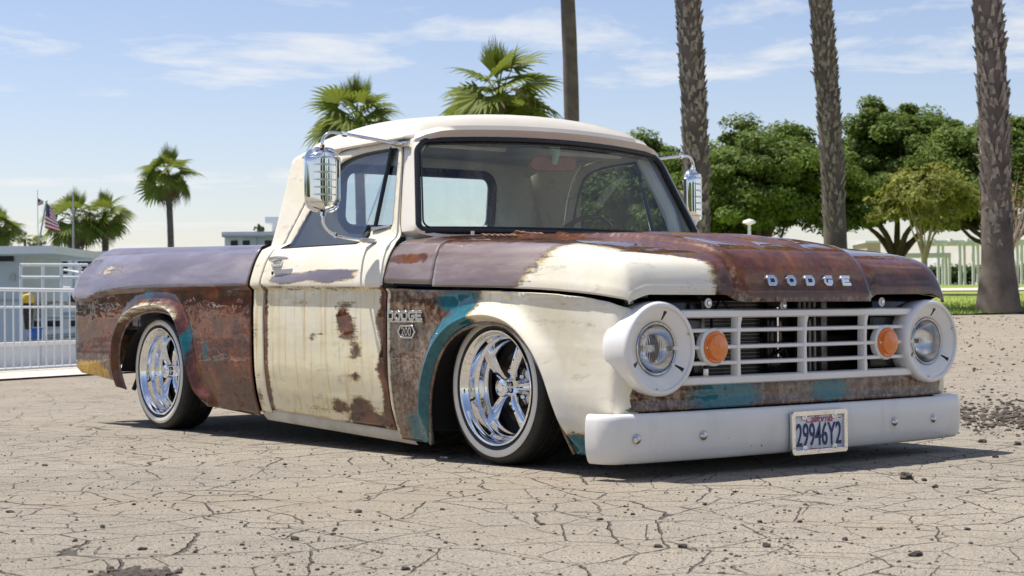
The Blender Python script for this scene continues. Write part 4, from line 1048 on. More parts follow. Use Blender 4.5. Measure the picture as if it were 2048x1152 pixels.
def make_asphalt():
    b = NB('dusty_cracked_asphalt'); P = b.co((1, 1, 1))
    wv = b.n('ShaderNodeTexNoise'); wv.inputs['Scale'].default_value = 3.6; wv.inputs['Detail'].default_value = 5; b.t.links.new(P, wv.inputs['Vector'])
    wm = b.n('ShaderNodeMix', data_type='VECTOR'); wm.inputs['Factor'].default_value = .06
    b.t.links.new(P, wm.inputs['A']); b.t.links.new(wv.outputs['Color'], wm.inputs['B']); W = wm.outputs['Result']
    def crack(scale, width, keep):
        v = b.n('ShaderNodeTexVoronoi', feature='DISTANCE_TO_EDGE'); v.inputs['Scale'].default_value = scale; v.inputs['Randomness'].default_value = 1.0
        b.t.links.new(W, v.inputs['Vector'])
        wn = b.math('MULTIPLY', b.math('MULTIPLY_ADD', b.noise(5.5 * scale, 4, .6), width * 2.2, -width * .45), b.ramp(b.noise(.8, 3), (.30, .6), (.70, 1.2)))
        d = b.math('DIVIDE', v.outputs['Distance'], b.math('MAXIMUM', wn, .0005))
        c = b.ramp(d, (.35, 1.0), (1.0, 0.0))
        return b.math('MULTIPLY', c, b.ramp(b.noise(.9 * scale, 3), (keep, 0.0), (keep + .10, 1.0)))
    c1 = crack(2.6, .0145, .22); c2 = crack(5.2, .0175, .33)
    vl = b.n('ShaderNodeVectorMath', operation='DISTANCE'); b.t.links.new(P, vl.inputs[0]); vl.inputs[1].default_value = (2.2, -3.2, 0)
    far = b.ramp(b.math('MULTIPLY', vl.outputs['Value'], .05), (.26, 0.0), (.75, 1.0))          # the broken surface gives way to sandy dirt
    ck = b.math('MULTIPLY', b.math('MAXIMUM', c1, b.math('MULTIPLY', c2, .85)), b.math('SUBTRACT', 1.0, far))
    n1 = b.noise(.55, 6, .6); n2 = b.noise(7, 8, .7); n3 = b.noise(95, 5, .7); n4 = b.noise(320, 3, .6)
    base = b.ramp(b.math('ADD', b.math('MULTIPLY', n1, .55), b.math('MULTIPLY', n2, .45)), (.34, (.200, .180, .148)), (.5, (.290, .260, .212)), (.66, (.375, .330, .262)))
    base = b.mix(b.ramp(n3, (.40, .9), (.52, 0.0)), base, (.085, .075, .064))
    base = b.mix(b.ramp(n4, (.52, 0.0), (.64, .75)), base, (.56, .49, .39))
    base = b.mix(b.ramp(b.noise(190, 3, .7), (.34, .8), (.46, 0.0)), base, (.10, .088, .072))
    # sandy patches
    sand = b.ramp(b.noise(.33, 5, .6, .5), (.52, 0.0), (.68, .75))
    sand = b.math('MAXIMUM', sand, b.math('MULTIPLY', far, b.ramp(b.noise(.9, 6, .65), (.36, .0), (.6, .9))))
    base = b.mix(b.math('MULTIPLY', b.ramp(b.noise(1.6, 7, .7, .4), (.50, 0.0), (.66, .6)), far), base, (.13, .105, .08))
    base = b.mix(sand, base, b.ramp(n3, (.3, (.17, .140, .102)), (.7, (.365, .310, .238))))
    tar = b.ramp(b.noise(1.15, 7, .68, .6), (.685, 0.0), (.735, .8))
    base = b.mix(tar, base, (.065, .056, .048))
    col = b.mix(b.math('MULTIPLY', ck, .80), base, (.055, .045, .036))
    h = b.math('ADD', b.math('MULTIPLY', n3, .35), b.math('ADD', b.math('MULTIPLY', n2, .5), b.math('MULTIPLY', ck, -1.6)))
    nr = b.bump(h, .95, .016)
    return b.pbr(col, .93, 0, nr, Specular_IOR_Level=.2)
M['asphalt'] = make_asphalt()
def make_grass_ground():
    b = NB('lawn'); n = b.noise(.35, 6, .6); n2 = b.noise(9, 6, .7)
    c = b.ramp(b.math('ADD', b.math('MULTIPLY', n, .6), b.math('MULTIPLY', n2, .4)), (.35, (.13, .18, .022)), (.52, (.21, .27, .032)), (.68, (.29, .33, .06)))
    return b.pbr(c, .9, 0, b.bump(n2, .8, .05))
M['lawn'] = make_grass_ground()
M['blade'] = plain('grass_blade', (.20, .27, .04), .6, 0, .45, .8)
M['concrete'] = plain('pale_concrete', (.52, .47, .40), .9, 0, .1, 1.2, .3, 30)
M['water'] = plain('harbour_water', (.10, .15, .17), .12, 0, .2, .4, .6, 3)
# one sheet from the truck to the horizon
rings = [0.0] + list(np.geomspace(1.2, 1600, 95)); na = 160; vs = [(0, -1.5, 0)]; fs = []
for r_ in rings[1:]:
    for k in range(na):
        q = 2 * math.pi * k / na; x, y = r_ * math.cos(q), -1.5 + r_ * math.sin(q); vs.append((x, y, float(gz(x, y))))
for k in range(na): fs.append((0, 1 + k, 1 + (k + 1) % na))
for i in range(len(rings) - 2):
    for k in range(na):
        a = 1 + i * na + k; b2 = 1 + i * na + (k + 1) % na; fs.append((a, a + na, b2 + na, b2))
g = obj('ground', mesh(vs, fs, True, None), M['asphalt']); tag(g, kind='structure')
def sheet(name, t0, t1, s0f, s1f, mat, dz, nt_=40, ns=30, t0f=None, t1f=None):
    P = []
    for i in range(nt_ + 1):
        row = []
        for j in range(ns + 1):
            b_ = j / ns
            a = i / nt_
            tt0 = t0; tt1 = t1; 
            s_guess = s0f + (s1f - s0f) * b_
            if t0f: tt0 = t0f(s_guess)
            if t1f: tt1 = t1f(s_guess)
            row.append(gp(tt0 + (tt1 - tt0) * a, s_guess, dz))
        P.append(row)
    o = obj(name, MB().grid(P).me(True, None), mat); tag(o, kind='structure'); return o
lawn_edge = lambda s: 27.6 + .5 * math.sin(s * 1.7) + .25 * math.sin(s * 4.1)
LAWN = sheet('lawn', 27, 125, -2, 70, M['lawn'], .03, 60, 90, t0f=lawn_edge)
sheet('footpath', 55.5, 60.5, -2, 70, M['concrete'], .06, 6, 40, t0f=lambda s: 55.5 + .05 * s, t1f=lambda s: 60 + .05 * s)
fence_t = lambda s: 17.9 + (s + 5.6) * 2.6
sheet('quay', 13, 18, -14, -2.6, M['concrete'], .02, 8, 30, t0f=lambda s: fence_t(s) - 4.2 + .25 * math.sin(s * 2.1), t1f=lambda s: fence_t(s) + 1.0)
wq = MB().add([tuple(wp(t, s, -.55)) for t, s in ((16, -3), (16, -400), (1200, -400), (1200, -3))], [(0, 1, 2, 3)]); tag(wq.build('harbour_water', M['water'], None, smooth=False), kind='structure')

# grass blades along the lawn edge and near the palm
gb = MB(); 
for k in range(26000):
    t = 27.2 + abs(random.gauss(0, 1)) * 7; s = random.uniform(5.5, 14)
    if t < lawn_edge(s) - .05: continue
    p = gp(t, s, .02); h_ = random.uniform(.03, .085) * (1.7 if random.random() < .08 else 1); a = random.uniform(0, 6.28); w_ = .012
    e = Vector((math.cos(a), math.sin(a), 0)); l_ = Vector((random.gauss(0, .35), random.gauss(0, .35), 1)) * h_
    gb.add([p - e * w_, p + e * w_, p + l_], [(0, 1, 2)])
o = obj('grass', mesh(gb.v, gb.f, False), M['blade']); tag(o, 'short bright green grass of the lawn behind the parking lot', 'grass', kind='stuff')

# ------------------------------------------------------------------ trees
def leaf_mat(name, c, var=.4, tr=.35):
    b = NB(name); at_ = b.n('ShaderNodeAttribute', attribute_name='tone')
    lo = tuple(q * (1 - var) for q in c); hi = tuple(min(1, q * (1 + var)) for q in c)
    col = b.ramp(at_.outputs['Fac'], (0.0, lo), (1.0, hi))
    d = b.n('ShaderNodeBsdfPrincipled'); b.set(d.inputs['Base Color'], col); d.inputs['Roughness'].default_value = .6; d.inputs['Specular IOR Level'].default_value = .18
    tl = b.n('ShaderNodeBsdfTranslucent'); b.set(tl.inputs[0], b.mix(.5, col, (c[0] * 1.5, c[1] * 1.5, c[2])))
    mx = b.n('ShaderNodeMixShader'); mx.inputs[0].default_value = tr; b.t.links.new(d.outputs[0], mx.inputs[1]); b.t.links.new(tl.outputs[0], mx.inputs[2])
    b.t.links.new(mx.outputs[0], b.out.inputs[0]); return b.m
M['fig'] = leaf_mat('fig_leaf', (.12, .172, .030), .5, .38)
M['gum'] = leaf_mat('paperbark_leaf', (.22, .23, .05), .4)
M['shrub'] = leaf_mat('shrub_leaf', (.06, .10, .03), .4)
M['palm_green'] = leaf_mat('palm_frond_green', (.165, .20, .035), .4, .35)
M['palm_dry'] = leaf_mat('palm_frond_dry', (.27, .19, .10), .3, .2)
M['bark'] = plain('tree_bark', (.16, .12, .09), .9, 0, .4, 4, .6, 14)
M['pale_bark'] = plain('pale_bark', (.42, .33, .27), .9, 0, .3, 4, .6, 14)
M['palm_bark'] = plain('palm_trunk_bark', (.145, .112, .094), .92, 0, .35, 3.0, .8, 10)
M['palm_scale'] = plain('palm_leaf_bases', (.32, .27, .235), .9, 0, .6, 9, .5, 12)
def tone(me, vals):
    at_ = me.attributes.new('tone', 'FLOAT', 'POINT'); at_.data.foreach_set('value', np.asarray(vals, np.float32))
def leaves(name, clumps, per, size, mat, parent, seed, up=.35):
    rg = np.random.default_rng(seed); n = len(clumps) * per
    C = np.repeat(np.array([c[0] for c in clumps]), per, 0); Rr = np.repeat(np.array([c[1] for c in clumps]), per, 0); O = np.repeat(np.array([c[2] for c in clumps]), per, 0)
    d = rg.normal(size=(n, 3)); d /= np.linalg.norm(d, axis=1)[:, None]
    rad = rg.random(n) ** .45
    P = C + d * Rr * rad[:, None]
    nrm = d * .6 + O * .6 + rg.normal(size=(n, 3)) * .45 + np.array((0, 0, up)); nrm /= np.linalg.norm(nrm, axis=1)[:, None]
    a = np.cross(nrm, rg.normal(size=(n, 3))); a /= np.linalg.norm(a, axis=1)[:, None]; b_ = np.cross(nrm, a)
    sz = size * rg.uniform(.6, 1.35, n)[:, None]
    V = np.stack([P - a * sz, P + b_ * sz * .42, P + a * sz, P - b_ * sz * .42], 1).reshape(-1, 3)
    F = [(4 * i, 4 * i + 1, 4 * i + 2, 4 * i + 3) for i in range(n)]
    me = bpy.data.meshes.new(name); me.from_pydata(V.tolist(), [], F)
    tn = np.clip(rg.normal(.5, .22, n) + np.repeat(rg.normal(0, .15, len(clumps)), per), 0, 1); tone(me, np.repeat(tn, 4))
    return obj(name, me, mat, parent)
def dome_tree(name, label, base, rx, ry, zc0, rz, ncl, per, lsize, mat, trunk_r, seed, bark='bark', cl=.24, low=-.35, group=None, limbs=7, cat='tree'):
    T = empty(name, base); tag(T, label, cat, group); rg = random.Random(seed); cl_ = []
    for k in range(ncl):
        while True:
            v = Vector((rg.gauss(0, 1), rg.gauss(0, 1), rg.gauss(.25, 1))).normalized()
            if v.z > low: break
        r_ = rg.uniform(.72, 1.04) if rg.random() < .82 else rg.uniform(.3, .7)
        lump = 1 + .10 * math.sin(3.1 * math.atan2(v.y, v.x) + seed) + .07 * math.sin(5.3 * v.z + 2.2 * math.atan2(v.y, v.x))
        c = Vector((v.x * rx * r_ * lump, v.y * ry * r_ * lump, zc0 + v.z * rz * r_ * lump)); q = rg.uniform(.45, 1.35) * cl * (1.25 - .3 * r_)
        cl_.append(((c.x, c.y, c.z), (q * rx, q * ry, q * rz * .75), (v.x, v.y, v.z)))
    leaves('crown', cl_, per, lsize, mat, T, seed)
    fk = Vector((rg.uniform(-.2, .2), rg.uniform(-.2, .2), max(.5, (zc0 - rz * .65) * .55)))
    tk = MB(); tk.tube([Vector((0, 0, -.3)), Vector((fk.x * .3, fk.y * .3, fk.z * .5)), fk], [trunk_r * 1.35, trunk_r, trunk_r * .9], 10)
    for k in range(limbs):
        c = Vector(rg.choice(cl_)[0]); m_ = fk.lerp(c, .5) + Vector((rg.gauss(0, .15) * rx * .4, rg.gauss(0, .15) * ry * .4, -.05 * rz))
        tk.tube(smooth_curve([fk - Vector((0, 0, .1)), fk.lerp(m_, .5) + Vector((0, 0, .05 * rz)), m_, c], 3), np.linspace(trunk_r * .62, trunk_r * .12, 10), 7)
    tk.build('trunk', M[bark], T); return T
dome_tree('fig_tree', 'broad dark green fig tree with forked pale limbs beside the lamp post', at(1515, 74), 4.3, 3.8, 3.95, 2.75, 290, 420, .115, M['fig'], .26, 11, cl=.20, low=-.55)
dome_tree('fig_tree', 'tallest fig tree, dense dark crown behind the yellowish paperbark', at(1795, 82), 4.3, 4.0, 4.75, 3.6, 310, 420, .12, M['fig'], .30, 12, cl=.20, low=-.5)
dome_tree('fig_tree', 'wide fig tree behind the thick palm trunk that stands on grass', at(2010, 78), 4.4, 4.0, 4.3, 3.2, 290, 420, .12, M['fig'], .30, 13, cl=.20, low=-.5)
dome_tree('fig_tree', 'dark fig tree seen through the cab windows of the truck', at(1245, 80), 4.3, 3.6, 3.5, 3.9, 260, 360, .125, M['fig'], .28, 14, cl=.21, low=-.7)
dome_tree('fig_tree', 'shadowy fig tree filling the gap below the driver side mirror', at(1400, 90), 4.0, 3.6, 3.3, 3.2, 200, 360, .125, M['fig'], .28, 15, cl=.22, low=-.7)
dome_tree('paperbark_tree', 'small olive yellow paperbark tree with thin twisted pale trunks', at(1852, 52), 1.55, 1.4, 2.75, 1.15, 95, 110, .085, M['gum'], .075, 16, 'pale_bark', .26, -.6, limbs=9)
dome_tree('bare_shrub', 'nearly leafless pinkish shrub beside the thick palm trunk', at(2036, 60), .7, .7, 3.0, 1.0, 40, 10, .06, M['palm_dry'], .06, 17, 'pale_bark', .3, -.8, limbs=26)
dome_tree('hedge_bush', 'low dark bush in front of the white harbour house', at(415, 85), 1.1, .6, 3.4, .55, 40, 160, .09, M['shrub'], .06, 18, cl=.35)

# fig trees added out of view to give the truck paint dark reflections
SRC = [o for o in COL.objects if o.name.startswith('fig_tree')]
for i, (x, y, sc_) in enumerate(((-34, -17, .62), (-30, -22, .55), (-25, -25, .66), (-19, -28, .58), (-12, -31, .64), (-4, -33, .56), (5, -34, .62), (27, -9, .6), (31, -2, .66), (33, 6, .58), (34, 15, .64), (31, 24, .6))):
    o = copy_tree(SRC[i % 3]); o.location = (x, y, 0); o.scale = (sc_ * 1.2, sc_ * 1.2, sc_); o.rotation_euler = (0, 0, i * 1.7)
    o['label'] = 'added fig tree out of view, giving the truck paint dark reflections'; o['group'] = 'fig trees added for reflections'
# fan palms
def frond_mesh(seed, kind='green'):
    """fan leaf: stalk, pleated web and split drooping tips"""
    rg = random.Random(seed); mb = MB(); tn = []
    pl = {'green': .85, 'dry': .55, 'spear': .55}[kind]; half = {'green': 118, 'dry': 70, 'spear': 34}[kind]; drop = {'green': .16, 'dry': .30, 'spear': .02}[kind]
    pts = [Vector((0, 0, 0)), Vector((pl * .5, 0, .05)), Vector((pl, 0, .02))]
    mb.tube(pts, [.026, .018, .012], 5); tn += [.95] * 15
    n = 20; RM = Matrix.Rotation(R({'green': 38, 'dry': 50, 'spear': 0}[kind]), 3, 'Y'); da = R(2 * half / (n - 1)) / 2
    for k in range(n):
        a = R(-half + 2 * half * k / (n - 1)); ln = (.98 - .22 * abs(k / (n - 1) - .5) * 2) * rg.uniform(.9, 1.08)
        def pt(r_, aa, dz): return pts[-1] + RM @ Vector((math.cos(aa) * r_, math.sin(aa) * r_, .22 * math.cos(aa * .8) * r_)) + Vector((0, 0, dz))
        zg = .022 * (1 if k % 2 else -1)
        web = .60 * ln; q = min(1, max(0, rg.gauss(.5, .16)))
        tip = pt(ln * 1.02, a + rg.gauss(0, .03), -drop * 1.7 * ln * rg.uniform(.6, 1.4)); 
        mb.add([pts[-1], pt(web, a - da, -drop * .3), pt(web, a, zg - drop * .3), pt(web, a + da, -drop * .3), pt(ln * .82, a - da * .45, -drop * .7), pt(ln * .82, a + da * .45, -drop * .7), tip],
               [(0, 1, 2), (0, 2, 3), (1, 4, 2), (2, 5, 3), (4, 6, 5, 2)])
        tn += [q * .6, q, min(1, q + .2), q, q, q, min(1, q + .35)]
    me = mesh(mb.v, mb.f, False); tone(me, tn); return me
FR = [frond_mesh(i) for i in range(3)]; FD = [frond_mesh(10 + i, 'dry') for i in range(2)]; FS = [frond_mesh(20 + i, 'spear') for i in range(2)]
for f in FR + FS: f.materials.append(M['palm_green'])
for f in FD: f.materials.append(M['palm_dry'])
M['stalk'] = plain('palm_fruit_stalk', (.42, .33, .13), .7, 0, .3, 6)
STK = MB()
for k in range(9):
    c_ = smooth_curve([(0, 0, 0), (.5, 0, .22), (1.0, .05 * (k - 4), .05 - .02 * k), (1.25, .09 * (k - 4), -.35 - .04 * (k % 3))], 4); STK.tube(c_, np.linspace(.014, .005, len(c_)), 4)
STK = mesh(STK.v, STK.f, True, None); STK.materials.append(M['stalk'])
def crown(T, top, size, n, seed, dry=8):
    rg = random.Random(seed); C = empty('crown', top, T)
    def put(name, me, el, az, s_, roll, dz):
        o = bpy.data.objects.new(name, me); o.parent = C; COL.objects.link(o); o.rotation_euler = (roll, -el, az); o.scale = (s_, s_, s_); o.location = (0, 0, dz)
    for k in range(n):
        a = k / n; el = R(86) - a ** .8 * R(118) + rg.gauss(0, .10)
        put('frond', rg.choice(FS if a < .16 else FR), el, k * 2.399 + rg.gauss(0, .25), size * rg.uniform(.85, 1.15), rg.gauss(0, .4), -.2 * size * a)
    for k in range(dry): put('dry_frond', rg.choice(FD), R(rg.uniform(-78, -35)), k * 2.399 + 1, size * rg.uniform(.6, .95), rg.gauss(0, .3), -.3 * size)
    for k in range(3): put('fruit_stalk', STK, R(rg.uniform(-5, 40)), rg.uniform(0, 6.28), size * rg.uniform(.7, 1), 0, -.05)
    return C
def palm(label, px0, py0, t, px1, py1, w0, w1, size=1.0, n=34, seed=0, rough=None, group=None, crown_dz=0, dry=8, smooth_to=None, flare=1.25):
    """trunk from a ground bearing px0 to a crown point (px1, py1); widths in metres"""
    b0 = at(px0, t); zt = zpx(py1, t, px1)
    b1 = wp(t, (px1 - 1024) / 3421.0 * t, zt)
    T = empty('palm_tree', b0); tag(T, label, 'palm tree', group); rg = random.Random(seed)
    H = b1 - b0; n_ = 26; pts = []; rs = []
    for i in range(n_ + 1):
        a = i / n_; bend = math.sin(a * math.pi) * .012 * H.z
        pts.append(Vector((H.x * (a ** 1.15) + bend * RH.x, H.y * (a ** 1.15) + bend * RH.y, H.z * a - (.25 if i == 0 else 0)))); r_ = (w0 + (w1 - w0) * a) / 2
        rs.append(r_ * (1 + (flare - 1) * math.exp(-a * H.z / .45)) * (1 + .02 * math.sin(i * 2.3)))
    mb = MB().tube(smooth_curve(pts, 3), np.interp(np.linspace(0, n_, n_ * 3 + 1), range(n_ + 1), rs), 16); mb.build('trunk', M['palm_bark'], T, angle=None)
    if rough:
        z0 = rough - .35; sc = MB(); z = z0; k = 0; stop = [rough + rg.uniform(-.35, .30) for _ in range(8)]; mm = rg.choice((10, 11, 12, 13)); stp = rg.uniform(.062, .085)
        while z < H.z - .2:
            a = z / H.z; i = a * n_; i0 = min(int(i), n_ - 1); c = pts[i0].lerp(pts[i0 + 1], i - i0); r_ = float(np.interp(i, range(n_ + 1), rs))
            m_ = mm
            for j in range(m_):
                q = 2 * math.pi * (j + .5 * (k % 2)) / m_ + rg.gauss(0, .12); e = Vector((math.cos(q), math.sin(q), 0)); t_ = Vector((-math.sin(q), math.cos(q), 0))
                if rg.random() < .22 + .25 * math.sin(z * 1.3 + seed) ** 2 * .5 or z < stop[int(q / 6.2832 * 8) % 8]: continue
                ww = 1.75 * r_ / m_ * rg.uniform(.7, 1.5); hh = rg.uniform(.09, .24); out_ = rg.uniform(.02, .07) * (2.2 if rg.random() < .05 else 1); t_ = t_ + Vector((0, 0, rg.gauss(0, .35)))
                b_ = c + e * (r_ * .96) + Vector((0, 0, rg.gauss(0, .03)))
                sg_ = 1
                sc.add([b_ - t_ * ww, b_ + t_ * ww, b_ + e * out_ * .6 + t_ * ww * .75 + Vector((0, 0, hh * .6)), b_ + e * out_ * .6 - t_ * ww * .75 + Vector((0, 0, hh * .6)), b_ + e * out_ + t_ * ww * .25 + Vector((0, 0, hh)), b_ + e * out_ - t_ * ww * .35 + Vector((0, 0, hh * .95)), b_ + Vector((0, 0, hh * .7))],
                       [(0, 1, 2, 3), (3, 2, 4, 5), (5, 4, 6), (2, 1, 6, 4), (0, 3, 5, 6)])
            z += stp + rg.random() * .03; k += 1
        o = sc.build('leaf_bases', M['palm_scale'], T, smooth=False); tag(o, kind='stuff')
    crown(T, tuple(H + Vector((0, 0, crown_dz))), size, n, seed, dry)
    return T
palm('slender smooth dark palm trunk rising behind the cab roof', 1143, 0, 46, 1118, -420, .45, .36, 1.7, 26, 21, None)
palm('shaggy palm trunk rising behind the driver side mirror', 1396, 0, 33, 1338, -560, .50, .43, 1.7, 26, 22, 1.55)
palm('shaggy palm trunk standing between the two nearest fig trees', 1674, 0, 35, 1592, -520, .47, .42, 1.7, 26, 23, 1.75)
palm('thick flared palm trunk standing at the lawn edge on grass', 1996, 0, 28.4, 1930, -650, .50, .45, 1.7, 26, 24, 1.35, flare=1.75)
palm('tallest distant palm standing alone above the truck bed', 340, 0, 120, 337, 350, .50, .42, 1.35, 26, 31, None, dry=10)
palm('palm crown above the rear of the cab roof, with brown hanging fronds', 718, 0, 70, 717, 240, .45, .4, 1.2, 26, 32, None, dry=14)
palm('large bright palm crown right beside the slender dark trunk', 1006, 0, 66, 1004, 190, .45, .4, 1.4, 26, 33, None, dry=9)
palm('palm overlapped by the tall bare mast near the flags', 152, 0, 110, 150, 440, .55, .45, 1.3, 24, 34, None, dry=12)
palm('palm between the mast and the lone tall palm, behind the bed corner', 207, 0, 112, 210, 435, .5, .42, 1.15, 24, 35, None, dry=10)
palm('palm cut off by the picture edge above the harbour kiosk', 2, 0, 105, -2, 458, .5, .42, 1.05, 24, 36, None, dry=8)
for i, (px, py, t_) in enumerate(((50, 478, 260), (82, 484, 280), (68, 486, 300))):
    palm('tiny far palm on the harbour skyline behind the flagpoles', px, 0, t_, px, py, .5, .4, .8, 12, 40 + i, None, group='far skyline palms', dry=0)
# ------------------------------------------------------------------ right-hand park: pergola, lamp, wall
M['bwhite'] = plain('white_painted_wood', (.74, .74, .72), .5, 0, .06, 1.0)
M['bgrey'] = plain('pale_grey_wall', (.60, .63, .66), .7, 0, .08, .8)
M['shed'] = plain('weathered_shed_wall', (.30, .29, .27), .8, 0, .2, .6)
M['bbeige'] = plain('beige_wall', (.55, .42, .32), .8, 0, .1, 1)
M['dark'] = plain('dark_opening', (.02, .022, .025), .5, 0, .2, 1)
M['rail'] = plain('railing_paint', (.66, .68, .70), .4, 0, .08, 2)
M['pole'] = plain('pole_metal', (.42, .42, .42), .45, .3, .15, 2)
PG = empty('pergola', at(1900, 98)); tag(PG, 'long white pergola with square posts and crossing beams in the park', 'pergola')
def loc(p, o): return p - o.location
tP = 98
def pgbox(name, p0, p1, w_, h_, par, mat):
    d = (p1 - p0); d.z = 0; d.normalize(); n = Vector((-d.y, d.x, 0)) * w_ / 2; mb = MB()
    v = []
    for p in (p0, p1):
        for sgn in (1, -1):
            for dz in (0, h_): v.append(p + n * sgn + Vector((0, 0, dz)) - par.location)
    mb.add(v, [(0, 1, 3, 2), (4, 6, 7, 5), (0, 4, 5, 1), (2, 3, 7, 6), (0, 2, 6, 4), (1, 5, 7, 3)]); return mb.build(name, mat, par, smooth=False)
for tt, topy in ((98, 489), (101.5, 492)):
    z1 = zpx(topy, tt, 1900)
    pgbox('beam', wp(tt, (1850 - 1024) / 3421 * tt, z1), wp(tt, (2120 - 1024) / 3421 * tt, z1), .22, .24, PG, M['bwhite'])
    for px in (1878, 1921, 1948, 2036):
        p = at(px + (0 if tt < 100 else 9), tt, -.2); pgbox('post', p, p + FH * .15, .15, z1 - p.z + .01, PG, M['bwhite'])
z1 = zpx(507, 99, 1900)
for px in range(1700, 2110, 34):
    p0 = wp(97.4, (px - 1024) / 3421 * 97.4, zpx(484, 98, 1900)); pgbox('rafter', p0, p0 + FH * 4.6, .14, .16, PG, M['bwhite']) if px > 1850 else None
PG2 = empty('pergola', at(1800, 93)); tag(PG2, 'lower white pergola behind the paperbark trunks', 'pergola')
z2 = zpx(514, 93, 1800)
for tt in (93, 95.5):
    pgbox('beam', wp(tt, (1722 - 1024) / 3421 * tt, z2), wp(tt, (1902 - 1024) / 3421 * tt, z2), .18, .2, PG2, M['bwhite'])
    for px in (1736, 1796, 1846, 1893): p = at(px + (0 if tt < 94 else 7), tt, -.2); pgbox('post', p, p + FH * .14, .14, z2 - p.z + .01, PG2, M['bwhite'])
def slab(name, label, cat, px0, px1, py0, py1, t, dep, mat, top=None):
    z0 = zpx(py1, t, px0); z1 = zpx(py0, t, px0); o = empty(name, wp(t, (px0 - 1024) / 3421 * t, z0)); tag(o, label, cat)
    pgbox('wall', wp(t + dep / 2, (px0 - 1024) / 3421 * t, z0), wp(t + dep / 2, (px1 - 1024) / 3421 * t, z0), dep, z1 - z0, o, mat)
    if top: pgbox('roof', wp(t + dep / 2, (px0 - 4 - 1024) / 3421 * t, z1), wp(t + dep / 2, (px1 + 4 - 1024) / 3421 * t, z1), dep + .4, top, o, M['bwhite'])
    return o
slab('park_building', 'beige park building glimpsed between the fig trunks', 'building', 1735, 1762, 486, 575, 120, 5, M['bbeige'], .15)
slab('park_building', 'low white building under the fig trees behind the pergola', 'building', 1845, 1935, 538, 575, 116, 4, M['bwhite'], .12)
slab('park_building', 'long pale building far behind the trees by the park', 'building', 1380, 1720, 512, 575, 135, 6, M['bgrey'], .2)
hd = []
for k in range(46): 
    a = k / 45; c = at(1860 + 190 * a, 104.5); hd.append(((c.x, c.y, c.z + random.uniform(.4, 1.1)), (.8, .8, .45), (0, 0, 1)))
HG = empty('hedge', at(1950, 104.5)); tag(HG, 'dark clipped hedge running behind the pergola posts', 'hedge')
h_ = leaves('foliage', [((c[0] - HG.location.x, c[1] - HG.location.y, c[2] - HG.location.z), r_, o_) for (c, r_, o_) in hd], 120, .14, M['shrub'], HG, 71)
LPo = empty('lamp_post', at(1500, 60)); tag(LPo, 'white lamp post standing in front of the fig tree', 'lamp post')
hl = zpx(448, 60, 1500) - LPo.location.z
MB().tube([(0, 0, -.2), (0, 0, hl)], [.07, .055], 10).build('pole', M['bwhite'], LPo)
MB().lathe([(.0, hl + .18), (.20, hl + .12), (.24, hl + .04), (.14, hl), (.05, hl - .04)], 'z', 16).build('lamp_head', M['bwhite'], LPo)

# ------------------------------------------------------------------ left: harbour railing, kiosk, boats, flags
FN = empty('railing', gp(fence_t(-5.2), -5.2)); tag(FN, 'white metal quay railing with thin upright bars along the harbour', 'railing')
s_list = np.arange(-8.4, -3.3, .1); ft = lambda s: gp(fence_t(s), s)
def fb(p): return p - FN.location
def fpath(z, s0=-8.4, s1=-3.3): return [fb(ft(s) * 1.0 + Vector((0, 0, z))) for s in np.linspace(s0, s1, 12)]
for z, r_ in ((.89, .020), (.70, .012), (.035, .015)): MB().tube(fpath(z), r_, 6).build('rail', M['rail'], FN)
bar_me = None
for i, s in enumerate(np.arange(-8.4, -3.3, .052)):
    p = fb(ft(s)); 
    if bar_me is None: bar_me = MB().tube([(0, 0, .03), (0, 0, .89)], .0085, 6).me()
    o = bpy.data.objects.new('bar', bar_me); 
    if not bar_me.materials: bar_me.materials.append(M['rail'])
    o.location = p; link(o, FN)
for s in (-8.2, -6.9, -5.75, -4.6, -3.45):
    MB().tube([fb(ft(s)), fb(ft(s)) + Vector((0, 0, .93))], .03, 8).build('post', M['rail'], FN)
QW = empty('quay_wall', gp(fence_t(-5.2) + .55, -5.2)); tag(QW, 'pale grey corrugated low wall just behind the railing bars', 'wall')
P = [gp(fence_t(s) + .5, s) - QW.location for s in np.linspace(-8.6, -4.55, 12)]
MB().grid([[p + Vector((0, 0, -.1)), p + Vector((0, 0, .27)), p + FH * .25 + Vector((0, 0, .27))] for p in P]).build('wall', M['bgrey'], QW, smooth=False)
MB().grid([[p - FH * .06 + Vector((0, 0, .27)), p - FH * .06 + Vector((0, 0, .315)), p + FH * .3 + Vector((0, 0, .315))] for p in P]).build('coping', M['bwhite'], QW, smooth=False)
for p in P[::1]: MB().tube([p - FH * .01, p - FH * .01 + Vector((0, 0, .27))], .02, 6).build('rib', M['bgrey'], QW)
BX_ = empty('utility_box', gp(fence_t(-4.45) + .2, -4.45)); tag(BX_, 'grey utility pedestal with dark side at the end of the low wall', 'utility box')
pgbox('box', BX_.location.copy(), BX_.location + RH * .22, .3, .30, BX_, M['bgrey']); pgbox('door', BX_.location + RH * .22, BX_.location + RH * .27, .3, .28, BX_, M['dark']); pgbox('lid', BX_.location - RH * .02 + Vector((0, 0, .30)), BX_.location + RH * .24 + Vector((0, 0, .30)), .34, .03, BX_, M['bwhite'])
